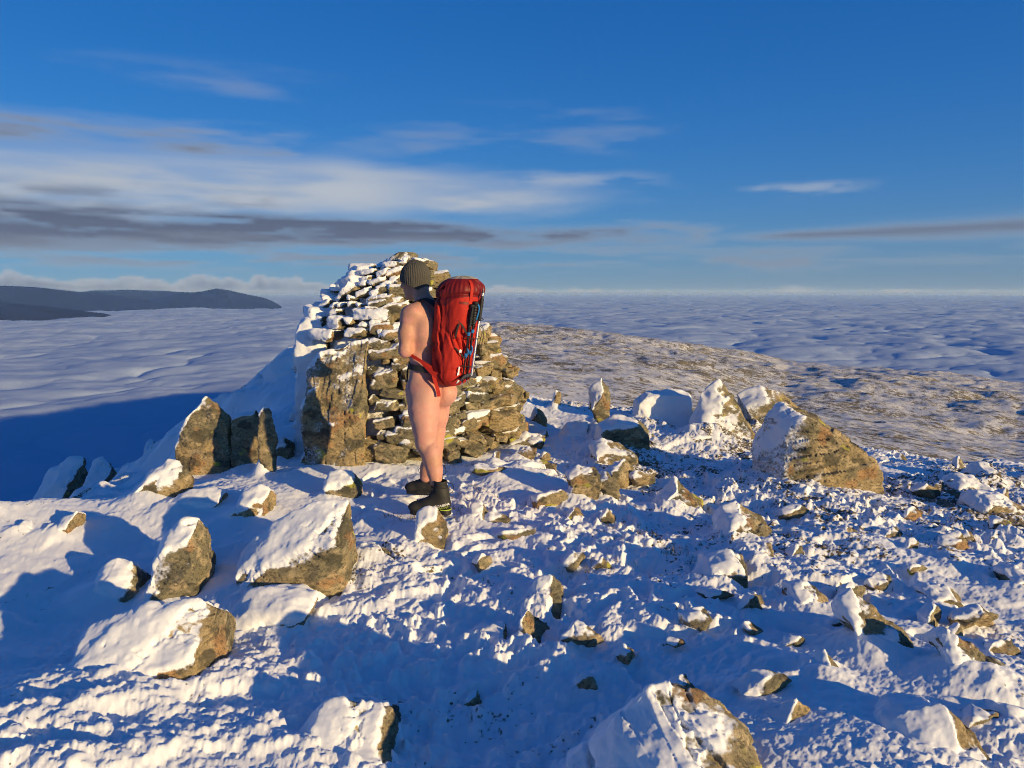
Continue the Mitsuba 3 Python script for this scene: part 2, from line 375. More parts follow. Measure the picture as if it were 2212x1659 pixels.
def rock_mesh(pts, edge, seed, snow=.45, thick=.02, rough=1.0, strata=None, sdir=SDIR, round_=2, tone=.5, frost=0.0, fdir=(-.93, -.08, .36)):
    """angular broken stone: hull of pts, weathered, with snow lying on the sides that face sdir. -> (v, f, snow mask)"""
    m = m3.Manifold.hull_points(np.asarray(pts, float)).refine_to_length(edge).to_mesh()
    v, f = np.array(m.vert_properties[:, :3], float), np.array(m.tri_verts, int)
    # merge doubled vertices
    A = adjacency(v, f)
    for _ in range(round_): v = v + .55 * (A @ v - v)
    s = np.ptp(v, axis=0); s = float(np.prod(np.maximum(s, .02)) ** (1 / 3)); n = vnormals(v, f)
    rs = np.random.RandomState(seed)
    if strata is None: strata = np.array([rs.uniform(-.4, .4), rs.uniform(-.3, .3), 1.0])
    strata = np.asarray(strata, float); strata /= np.linalg.norm(strata); o = rs.uniform(-50, 50, 3)
    lay = max(.022, s * .07); q = (v @ strata) / lay + 2.2 * fbm((v + o) / (s * .35 + .02), 2, seed + 5)
    fq = q % 1.0; crack = (1 - sstep(0, .10, np.minimum(fq, 1 - fq))) * (noise(np.floor(q + .5)[:, None] * np.array([[7.3, 0, 0]]) + (v + o) / (s * .5) * np.array([[0, 1, 1.0]]), seed + 12)); crack = crack * sstep(.2, .6, crack)
    w1 = noise(np.floor(q)[:, None] * np.array([[1.0, 0, 0]]) + o + (v + o) / (s * .3) * np.array([[0, 1, 1.0]]), seed + 6)
    base = s * .085 * (fbm((v + o) / (s * .42), 3, seed) - .5) * 2
    big = base + rough * s * .034 * (w1 - .5) * 2 - rough * s * .024 * crack
    fine = rough * (.055 * s ** .8 * .30 * (np.abs(2 * fbm((v + o) / (s * .11 + .015), 4, seed + 9) - 1) - .25) + .014 * (fbm((v + o) / .026, 4, seed + 2) - .5))
    vr = v + n * (big + fine)[:, None]
    # snow follows the smoothed form
    ns = vnormals(v + n * base[:, None], f)
    for _ in range(5): ns = A @ ns
    ns /= np.linalg.norm(ns, axis=1, keepdims=True) + 1e-9
    fac = ns @ sdir + (fbm((v + o) / max(.10, s * .3), 3, seed + 3) - .5) * .55 + (fbm((v + o) / .03, 3, seed + 4) - .5) * .48 + (w1 - .5) * .2 * rough - crack * .12
    mask = sstep(snow - .24, snow + .24, fac)
    dust = frost * sstep(.1, .5, ns @ np.array(fdir) + (fbm((v + o) / .12, 3, seed + 14) - .5) * .8)
    vs = v + n * (base + big * .15)[:, None] + (ns * .5 + np.array([0, 0, .5])) * thick * .62 * sstep(.4, 1, mask)[:, None]
    vs += ns * (.009 * (fbm((v + o) / .026, 3, seed + 8) - .5) + .018 * (fbm((v + o) / .11, 2, seed + 7) - .5))[:, None]
    k = sstep(.35, .75, mask)[:, None]
    return vr * (1 - k) + vs * k, f, np.maximum(mask, dust)


def emit_rock(key, v, f, mask, tone, split=True, child='snow_cover'):
    uv = np.stack([mask, np.full(len(v), tone)], 1)
    cap = mask[f].mean(1) > .5
    if split and cap.any():                                 # the main sheet of snow only; loose patches stay in the stone's surface
        i = np.nonzero(cap)[0]; from_ = np.concatenate([f[i, 0], f[i, 1]]); to = np.concatenate([f[i, 1], f[i, 2]])
        lab = connected_components(coo_matrix((np.ones(len(from_)), (from_, to)), shape=(len(v),) * 2), directed=False)[1][f[i, 0]]
        cap[i[lab != np.bincount(lab).argmax()]] = False
    if not split or cap.mean() < .04:
        scene[key] = mikit.ply((v, f), 'rock', smooth=True, uv=uv); return
    def sub(sel):
        ids, inv = np.unique(f[sel], return_inverse=True); return v[ids], inv.reshape(-1, 3), ids
    if cap.mean() < .97:
        a, b, ids = sub(~cap); scene[key] = mikit.ply((a, b), 'rock', smooth=True, uv=uv[ids])
        a, b, ids = sub(cap); scene[key + '__' + child] = mikit.ply((a, b), 'snow', smooth=True)
    else:
        scene[key] = mikit.ply((v, f), 'rock', smooth=True, uv=uv)


def outline_rock(name, poly, thick, label, cat='rock', depth=None, seed=None, snow=.45, snow_t=.02, rough=1.0, front=(.86, .72), lean=0.0, edge_px=1.5, strata=None, tone=.5, group=None, bury=.06, sdir=SDIR, bank=.25, round_=2, yaw=0.0, split=True, frost=0.0, fdir=(-.93, -.08, .36)):
    """a rock whose outline was measured in the photograph (2212 px wide), standing on the ground, thick metres deep"""
    poly = np.array(poly, float); key = numbered(name); seed = seed or 17 * used[name] + len(name)
    vb = poly[:, 1].max(); uc = poly[poly[:, 1] > vb - .3 * np.ptp(poly[:, 1])][:, 0].mean()
    if depth is None: depth = (ground_hit(uc, min(vb, 1720)) or 8.0) + thick * .32
    W = np.array([at(u, v, depth) for u, v in poly]); c = W.mean(0); zb = min(W[:, 2].min(), H(c[0], c[1]) + .02) - bury
    rs = np.random.RandomState(seed + 100)
    pts = [W]
    for sgn, (sx, sz) in ((-1, front), (1, (.85, max(.45, .9 - .55 * thick)))):
        R = W.copy(); R[:, 0] = c[0] + (R[:, 0] - c[0]) * sx; R[:, 2] = zb + (R[:, 2] - zb) * sz
        R[:, 1] += sgn * thick / 2 * rs.uniform(.75, 1.1, len(R)) + lean * (R[:, 2] - zb) * (sgn < 0)
        R[:, 0] += yaw * sgn * thick / 2
        pts.append(R)
    pts = np.vstack(pts); low = pts.copy(); low[:, 2] = zb; pts = np.vstack([pts, low[pts[:, 2] < zb + .45 * (pts[:, 2].max() - zb)]])
    size = np.ptp(pts, axis=0)
    v, f, mask = rock_mesh(pts, max(.0055, depth * edge_px / FPX), seed, snow, snow_t, rough, strata, sdir, round_, tone, frost, fdir)
    emit_rock(key, v, f, mask, tone, split)
    tag(key, label, cat, group)
    if bank: banks.append((c[0] - .25 * size[0], c[1] - thick * .3, .55 * max(size[0], thick), bank * size[2]))
    return key


# big ones first -------------------------------------------------
outline_rock('boulder', [(1635, 932), (1648, 895), (1688, 868), (1755, 895), (1806, 922), (1862, 955), (1898, 1005), (1900, 1068), (1840, 1066), (1760, 1050), (1700, 1022), (1640, 990)], .55,
             'biggest boulder at right, frosted grey left face, bare brown right face', snow=.74, snow_t=.015, front=(.80, .86), yaw=-.15, frost=.42, seed=5, tone=.4, bank=.1)
outline_rock('boulder', [(1500, 905), (1512, 850), (1553, 820), (1585, 862), (1628, 920), (1612, 960), (1530, 948)], .5, 'tall steep boulder sheeted with snow, behind and left of the big brown boulder', frost=.4, snow=.36, snow_t=.03, seed=9, lean=.25, tone=.6)
outline_rock('boulder', [(1590, 852), (1640, 834), (1698, 856), (1735, 890), (1690, 915), (1630, 910)], .5, 'snow-topped boulder wedged behind the big brown boulder at the right', snow=.6, frost=.4, seed=12, tone=.4, depth=8.9)
outline_rock('boulder', [(1368, 905), (1372, 862), (1392, 845), (1420, 850), (1455, 842), (1488, 846), (1492, 900), (1488, 925), (1400, 925)], .35, 'square snow-plastered boulder left of the tall steep boulder', snow=.2, frost=.4, snow_t=.03, seed=14, front=(.95, .9), tone=.6, sdir=np.array([-.2, -.75, .6]))
outline_rock('boulder', [(1272, 858), (1278, 835), (1299, 813), (1319, 848), (1318, 868)], .3, 'pointed rock on the skyline with snow on its left side', snow=.5, seed=16)
outline_rock('boulder', [(1285, 945), (1290, 915), (1325, 902), (1375, 905), (1402, 928), (1400, 985), (1350, 975)], .42, 'square olive boulder with a snow patch on its top left', snow=.62, seed=18, front=(.92, .9), tone=.35)
outline_rock('boulder', [(1278, 960), (1300, 948), (1345, 958), (1380, 975), (1370, 1008), (1310, 1000), (1280, 985)], .35, 'lower rock with a snow cap leaning under the square olive boulder', snow=.55, seed=20, tone=.3)
outline_rock('boulder', [(1225, 1020), (1245, 1006), (1285, 1012), (1296, 1035), (1290, 1085), (1250, 1080), (1228, 1050)], .3, 'upright brown boulder with frost on its left face beside its grey neighbour', snow=.66, snow_t=.012, seed=22, tone=.3, front=(.95, .9))
outline_rock('boulder', [(1291, 1030), (1310, 1018), (1336, 1040), (1336, 1075), (1296, 1082)], .24, 'smaller bare grey boulder leaning against the upright brown boulder', snow=.85, seed=24, tone=.7, front=(.95, .9))
outline_rock('boulder', [(518, 1195), (560, 1160), (630, 1105), (690, 1084), (758, 1080), (766, 1150), (742, 1186), (660, 1235), (575, 1275), (552, 1240)], .5,
             'large tilted boulder in the left middle ground, snow sheet on top, bare right end', snow=.58, snow_t=.03, round_=7, seed=26, front=(.9, .66), tone=.45, bank=.1, strata=(.3, 0, 1))
outline_rock('boulder', [(176, 1378), (200, 1352), (300, 1326), (372, 1308), (432, 1294), (474, 1308), (468, 1350), (486, 1400), (442, 1455), (300, 1470), (200, 1452)], .5,
             'low snow-covered foreground boulder at left with a bare lichen-spotted right end', snow=.36, snow_t=.025, round_=7, seed=28, front=(.95, .6), tone=.3, bank=.15, sdir=np.array([-.75, -.15, .65]))
outline_rock('boulder', [(345, 1215), (352, 1180), (376, 1150), (398, 1124), (432, 1120), (448, 1180), (452, 1225), (446, 1285), (345, 1285)], .34, 'upright boulder with a rusty patch and a white snow cap left of the tilted boulder', snow=.55, snow_t=.03, frost=.4, seed=30, front=(.9, .8), tone=.5, bank=.1)
outline_rock('boulder', [(504, 1322), (550, 1282), (640, 1276), (680, 1292), (655, 1326), (580, 1346)], .34, 'low flat rock under a rounded snow cap, just below the tilted boulder', snow=.1, snow_t=.035, round_=7, seed=32, front=(.95, .75), tone=.5, sdir=np.array([-.2, 0, .95]), bank=.05)
outline_rock('boulder', [(1280, 1620), (1340, 1535), (1400, 1482), (1450, 1474), (1515, 1496), (1580, 1550), (1612, 1605), (1640, 1790), (1300, 1790)], .8,
             'large boulder at the bottom edge, snow over its left, bare rock strips at right', depth=2.5, snow=.56, snow_t=.022, round_=7, seed=34, front=(.97, .58), tone=.6, bank=.04, strata=(.75, 0, .65), sdir=np.array([-.7, -.1, .7]))
outline_rock('boulder', [(1232, 1650), (1262, 1618), (1300, 1622), (1335, 1650), (1345, 1740), (1225, 1740)], .3, 'rock with a snowy rim at the bottom edge, left of the large bottom boulder', snow=.5, seed=36, tone=.45, depth=2.62)
outline_rock('boulder', [(640, 1600), (705, 1518), (742, 1508), (830, 1532), (860, 1566), (842, 1600), (780, 1640), (680, 1650)], .6, 'foreground rock buried in snow with one lichen-spotted bare corner', snow=.30, snow_t=.03, round_=7, seed=38, front=(.95, .35), tone=.5, sdir=np.array([-.75, -.15, .65]))
outline_rock('boulder', [(1900, 1585), (1960, 1540), (2036, 1530), (2090, 1560), (2106, 1592), (2090, 1640), (2010, 1640), (1920, 1630)], .32, 'half-buried brown rock near the bottom right corner', bank=.06, snow=.36, snow_t=.03, seed=40, tone=.25, front=(.95, .7), sdir=np.array([-.8, -.1, .55]))
outline_rock('boulder', [(2130, 1560), (2170, 1530), (2230, 1545), (2250, 1600), (2160, 1610)], .3, 'dark rock cut off by the right edge of the picture in the bottom corner', snow=.5, seed=42, tone=.8)
# standing rocks left of the cairn -------------------------------
outline_rock('standing_rock', [(384, 962), (420, 880), (446, 857), (472, 880), (502, 906), (507, 1000), (470, 1022), (430, 1032), (404, 1012)], .22, 'pointed upright rock with snow along its peak, left of the cairn', snow=.62, snow_t=.02, seed=44, front=(.95, .95), tone=.3, strata=(1, .1, .15), bank=.05)
outline_rock('standing_rock', [(508, 1003), (506, 897), (528, 886), (556, 884), (576, 930), (598, 990), (580, 1004)], .24, 'upright square-topped rock touching the pointed rock', snow=.72, snow_t=.015, seed=46, front=(.96, .95), tone=.45, strata=(1, .1, .2), bank=.05)
outline_rock('standing_rock', [(558, 895), (570, 878), (581, 880), (597, 940), (590, 985), (566, 985)], .14, 'narrow dark upright rock standing behind the square-topped rock', snow=.8, seed=48, tone=.75, depth=6.75)
outline_rock('standing_rock', [(594, 955), (612, 944), (632, 955), (634, 990), (600, 996)], .2, 'small dark block at the right foot of the square-topped rock', snow=.7, seed=50, tone=.7)
outline_rock('boulder', [(300, 1056), (330, 1022), (364, 994), (396, 1010), (410, 1030), (395, 1045), (312, 1078)], .3, 'snow-capped wedge-shaped rock at the foot of the pointed upright rock', snow=.3, snow_t=.025, seed=52, tone=.55, front=(.95, .8))
outline_rock('boulder', [(372, 1082), (400, 1062), (460, 1056), (490, 1066), (470, 1084), (400, 1092)], .3, 'low flat rock with an ochre lichen patch below the pointed rock', snow=.3, seed=54, tone=.2, front=(.95, .7))
outline_rock('boulder', [(195, 1290), (215, 1240), (255, 1208), (285, 1215), (312, 1250), (300, 1295), (240, 1300)], .32, 'lumpy snow-covered rock at the left, between the foreground boulder and the slope', snow=.25, snow_t=.03, seed=56, tone=.6, rough=1.6)
outline_rock('boulder', [(512, 1105), (530, 1065), (560, 1050), (588, 1060), (590, 1095), (560, 1115)], .3, 'rounded snow-covered rock with a small bare corner above the tilted boulder', snow=.30, snow_t=.03, seed=58, tone=.3)
outline_rock('boulder', [(705, 1040), (712, 1022), (735, 1018), (765, 1024), (782, 1040), (775, 1062), (730, 1068)], .26, 'block under a square snow cap between the tilted boulder and the hiker', snow=.45, snow_t=.03, seed=60, tone=.5)
outline_rock('boulder', [(896, 1135), (903, 1112), (925, 1096), (946, 1100), (958, 1118), (966, 1145), (950, 1152), (905, 1152)], .18, 'snow-crusted rock in front of the hiker boots', snow=.35, snow_t=.025, seed=62, tone=.3, depth=5.05, bank=0)
outline_rock('boulder', [(1005, 1125), (1018, 1092), (1045, 1088), (1056, 1110), (1035, 1130)], .2, 'small rock with snow on its left just right of the hiker boots', snow=.5, seed=64, tone=.4)
outline_rock('boulder', [(1550, 1130), (1558, 1095), (1592, 1086), (1640, 1108), (1667, 1142), (1660, 1172), (1600, 1172), (1556, 1160)], .36, 'dome of snow over a rock with a bare curved right rim', snow=.50, snow_t=.03, seed=66, tone=.25, sdir=np.array([-.7, -.2, .65]))
outline_rock('boulder', [(1592, 1195), (1610, 1174), (1664, 1176), (1664, 1205), (1640, 1224), (1605, 1222)], .28, 'bare tan rock directly below the snow dome', snow=.75, seed=68, tone=.2)
outline_rock('boulder', [(1500, 1245), (1525, 1205), (1575, 1190), (1606, 1200), (1608, 1235), (1580, 1260), (1520, 1262)], .32, 'half-buried olive rock with a snow hood, below the tan rock', snow=.42, snow_t=.03, seed=70, tone=.4, sdir=np.array([-.75, -.15, .6]))
outline_rock('boulder', [(1420, 1080), (1432, 1055), (1455, 1030), (1480, 1060), (1518, 1080), (1500, 1094), (1440, 1090)], .3, 'broken group of brown rock with snow in its middle, right of the upright brown boulder', snow=.5, seed=72, tone=.4, rough=1.6)
outline_rock('boulder', [(1698, 1285), (1705, 1262), (1755, 1262), (1785, 1290), (1792, 1318), (1740, 1318)], .25, 'arched olive rock rim over a snow hollow at the right', snow=.6, seed=74, tone=.35)
outline_rock('boulder', [(1815, 1300), (1838, 1278), (1900, 1325), (1950, 1360), (1975, 1405), (1960, 1425), (1880, 1425)], .22, 'long dark curved rib of rock running down to the right', snow=.40, snow_t=.03, seed=76, tone=.6, sdir=np.array([-.75, -.2, .55]))
outline_rock('boulder', [(2020, 1375), (2045, 1357), (2110, 1395), (2190, 1460), (2215, 1500), (2120, 1480)], .2, 'long thin rib of rock at the right edge', snow=.40, snow_t=.03, seed=78, tone=.6, sdir=np.array([-.75, -.2, .55]))
outline_rock('boulder', [(1745, 1440), (1780, 1408), (1802, 1430), (1822, 1466), (1770, 1480)], .24, 'small wedge of rock with a snow tail in the right foreground', snow=.5, seed=80, tone=.5, sdir=np.array([-.75, -.2, .55]))
outline_rock('boulder', [(1135, 1290), (1165, 1255), (1192, 1246), (1218, 1270), (1210, 1297), (1160, 1305)], .26, 'single olive rock with a snow tail on its left in the middle of the snowfield', snow=.5, snow_t=.03, seed=82, tone=.6, sdir=np.array([-.8, -.15, .5]))
outline_rock('boulder', [(1010, 1375), (1040, 1355), (1092, 1350), (1095, 1385), (1060, 1392)], .25, 'small rock under a snow lip in the middle foreground', snow=.5, seed=84, tone=.5)
outline_rock('boulder', [(765, 1190), (780, 1175), (825, 1180), (842, 1195), (800, 1212)], .22, 'small brown rock just right of the tilted boulder', snow=.62, seed=86, tone=.4)
outline_rock('boulder', [(2025, 1195), (2040, 1180), (2082, 1196), (2060, 1212)], .16, 'flat bare brown stone alone on the snow at the right', snow=.95, seed=88, tone=.35)
outline_rock('boulder', [(2095, 1030), (2110, 998), (2140, 1000), (2148, 1030), (2120, 1048)], .34, 'pale pointed rock near the right edge of the plateau', snow=.55, seed=90, tone=.15)
outline_rock('boulder', [(2035, 1040), (2060, 1022), (2110, 1030), (2140, 1050), (2090, 1062)], .36, 'dark frosted rock in front of the pale pointed rock near the right edge', snow=.4, seed=92, tone=.7)
outline_rock('boulder', [(2085, 1085), (2110, 1060), (2160, 1065), (2200, 1085), (2195, 1102), (2120, 1100)], .36, 'wide broken brown rock near the right edge, nearest of its cluster', snow=.5, seed=94, tone=.4, rough=1.5)
outline_rock('boulder', [(1192, 870), (1200, 842), (1212, 845), (1211, 884), (1196, 884)], .16, 'little upright pair of rocks between cairn and skyline rocks', snow=.75, seed=96, tone=.5)
outline_rock('boulder', [(1205, 940), (1225, 915), (1268, 910), (1275, 940), (1250, 955)], .3, 'blue-shaded frosted rock left of the square olive boulder', snow=.3, seed=98, tone=.5, sdir=np.array([-.3, -.8, .4]))
outline_rock('boulder', [(1060, 1000), (1068, 975), (1080, 975), (1082, 1015), (1062, 1018)], .16, 'small upright stone on the snow in front of the cairn', snow=.9, seed=100, tone=.5)
outline_rock('boulder', [(1052, 1025), (1085, 1018), (1100, 1036), (1096, 1048), (1060, 1040)], .2, 'rounded tan stone below the small upright stone', snow=.9, seed=102, tone=.2)
outline_rock('boulder', [(1100, 985), (1130, 968), (1160, 965), (1156, 978), (1110, 992)], .25, 'flat tan slab on the ground at the right foot of the cairn', snow=.95, seed=104, tone=.2)
outline_rock('boulder', [(1130, 1000), (1165, 992), (1205, 1000), (1200, 1018), (1140, 1022)], .25, 'long flat dark stone in front of the flat tan slab', snow=.8, seed=106, tone=.5)
outline_rock('boulder', [(1145, 900), (1158, 880), (1172, 885), (1182, 905), (1160, 918)], .2, 'small rusty orange stone right of the cairn', snow=.75, seed=108, tone=.1)
outline_rock('boulder', [(1095, 950), (1130, 935), (1180, 940), (1160, 962), (1120, 966)], .3, 'low broken dark stone at the right foot of the cairn', snow=.55, seed=110, tone=.6)
outline_rock('boulder', [(1465, 940), (1490, 918), (1550, 925), (1575, 945), (1560, 965), (1480, 960)], .4, 'low snow-dusted rock in the hollow before the tall steep boulder', snow=.35, seed=112, tone=.6)
outline_rock('boulder', [(30, 1148), (52, 1124), (80, 1148)], .2, 'tiny sunlit snowy point at the far left edge of the plateau', snow=.2, seed=114)
outline_rock('boulder', [(95, 1148), (105, 1134), (120, 1138), (124, 1152)], .2, 'tiny round sunlit rock at the left edge of the plateau', snow=.25, seed=116)
outline_rock('boulder', [(130, 1150), (140, 1120), (168, 1105), (172, 1145)], .25, 'small leaning snowy rock at the left edge of the plateau', snow=.25, seed=118)
outline_rock('boulder', [(1990, 1275), (2005, 1262), (2050, 1268), (2070, 1285), (2030, 1300)], .22, 'small brown rock breaking the snow at the right, above the long ribs', snow=.55, seed=120, tone=.4)
outline_rock('boulder', [(2165, 1235), (2190, 1222), (2230, 1238), (2225, 1265), (2180, 1262)], .24, 'brown rock with snow in front, cut by the right edge halfway down', snow=.55, seed=122, tone=.4)

# ---------------------------------------------------------------- the cairn
CX, CY = -1.07, 7.95
cz0 = float(H(CX, CY))
_PR = PchipInterpolator([-.3, 0, .4, .8, 1.1, 1.35, 1.55, 1.75, 1.88, 1.98, 2.2], [1.22, 1.15, 1.10, 1.0, .91, .73, .53, .36, .25, .06, .01])


def cairn_off(z): return np.interp(z, [0, .4, .95, 1.3, 1.55, 1.75, 1.9, 2.0], [0, -.02, -.12, -.18, -.14, -.09, -.03, .0])


def cairn_r(z, phi):
    return _PR(np.clip(z, -.3, 2.2)) * (1 + .03 * np.sin(3 * phi))


def cairn_hit(d):
    t = np.linspace(5.5, 9.5, 1200); p = CAM + d * t[:, None]
    ox = CX + cairn_off(p[:, 2] - cz0); q = np.hypot(p[:, 0] - ox, p[:, 1] - CY) - cairn_r(p[:, 2] - cz0, np.arctan2(p[:, 1] - CY, p[:, 0] - ox))
    i = np.nonzero(q < 0)[0]
    return (t[i[0]], True) if len(i) else (t[np.argmin(q)], False)


# core: packed snow and rubble between the stones
ph, zz = np.meshgrid(np.linspace(0, 2 * np.pi, 260, endpoint=False), np.linspace(-.3, 1.93, 170)); rr = cairn_r(zz, ph)
P = np.stack([CX + cairn_off(zz) + rr * np.cos(ph), CY + rr * np.sin(ph), cz0 + zz], -1)
dn = (fbm(P / .16, 4, 77) - .5) * .15 - .15
P[..., 0] += dn * np.cos(ph) * np.minimum(1, rr / .3); P[..., 1] += dn * np.sin(ph) * np.minimum(1, rr / .3)
v, f = grid_mesh(P, True); f = f[:, ::-1]
leftness = sstep(.25, -.45, (v[:, 0] - CX) + (fbm(v / .12, 3, 5) - .5) * 1.1 + .0 * v[:, 2])
scene['cairn__core'] = mikit.ply((v, f), 'rock', smooth=True, uv=np.stack([leftness * 1.0, np.full(len(v), .9)], 1))
labels['cairn__core'] = {'label': 'packed snow and dark gaps between the stones'}
tag('cairn', 'tall cone-shaped summit cairn of stacked flat stones, frosted white on its left side', 'cairn')
nst = 0


def cairn_stone(c, w, h, d, ang, seed, snow, tone, lean_out, face, rough=1.0, edge=.010, sdir=SDIR):
    """one flat stone of the pile: centre c, width w across the face, height h, depth d; ang tilts it in the face"""
    global nst
    rs = np.random.RandomState(seed)
    pts = []
    for sy in (-1, 1):
        for k in range(7):
            a = 2 * np.pi * (k + rs.uniform(-.3, .3)) / 7; e = .42
            x, z = np.sign(np.cos(a)) * abs(np.cos(a)) ** e, np.sign(np.sin(a)) * abs(np.sin(a)) ** e
            s = rs.uniform(.78, 1.1) * (.92 if sy < 0 else 1)
            pts.append((x * s * w / 2, sy * d / 2 * rs.uniform(.7, 1.05), z * s * h / 2))
    pts.append((rs.uniform(-.3, .3) * w, -d / 2 * 1.12, rs.uniform(-.25, .3) * h))
    pts = np.array(pts); ca, sa = math.cos(ang), math.sin(ang)
    pts = pts @ np.array([[ca, 0, sa], [0, 1, 0], [-sa, 0, ca]])
    cl, sl_ = math.cos(lean_out), math.sin(lean_out); pts = pts @ np.array([[1, 0, 0], [0, cl, sl_], [0, -sl_, cl]]).T
    cf, sf = math.cos(face), math.sin(face); pts = pts @ np.array([[cf, -sf, 0], [sf, cf, 0], [0, 0, 1]]).T + c
    st = np.array([-sa * cf, -sa * sf, ca])
    icy = snow < .5; v, f, mask = rock_mesh(pts, edge, seed, snow + .22 * icy, .014, rough, st, sdir, 0, tone, .68 * icy, (-.55, -.65, .5))
    key = 'cairn__stone' if nst == 0 else f'cairn__stone_{nst:03d}'; nst += 1
    scene[key] = mikit.ply((v, f), 'rock', smooth=True, uv=np.stack([mask, np.full(len(v), tone)], 1))


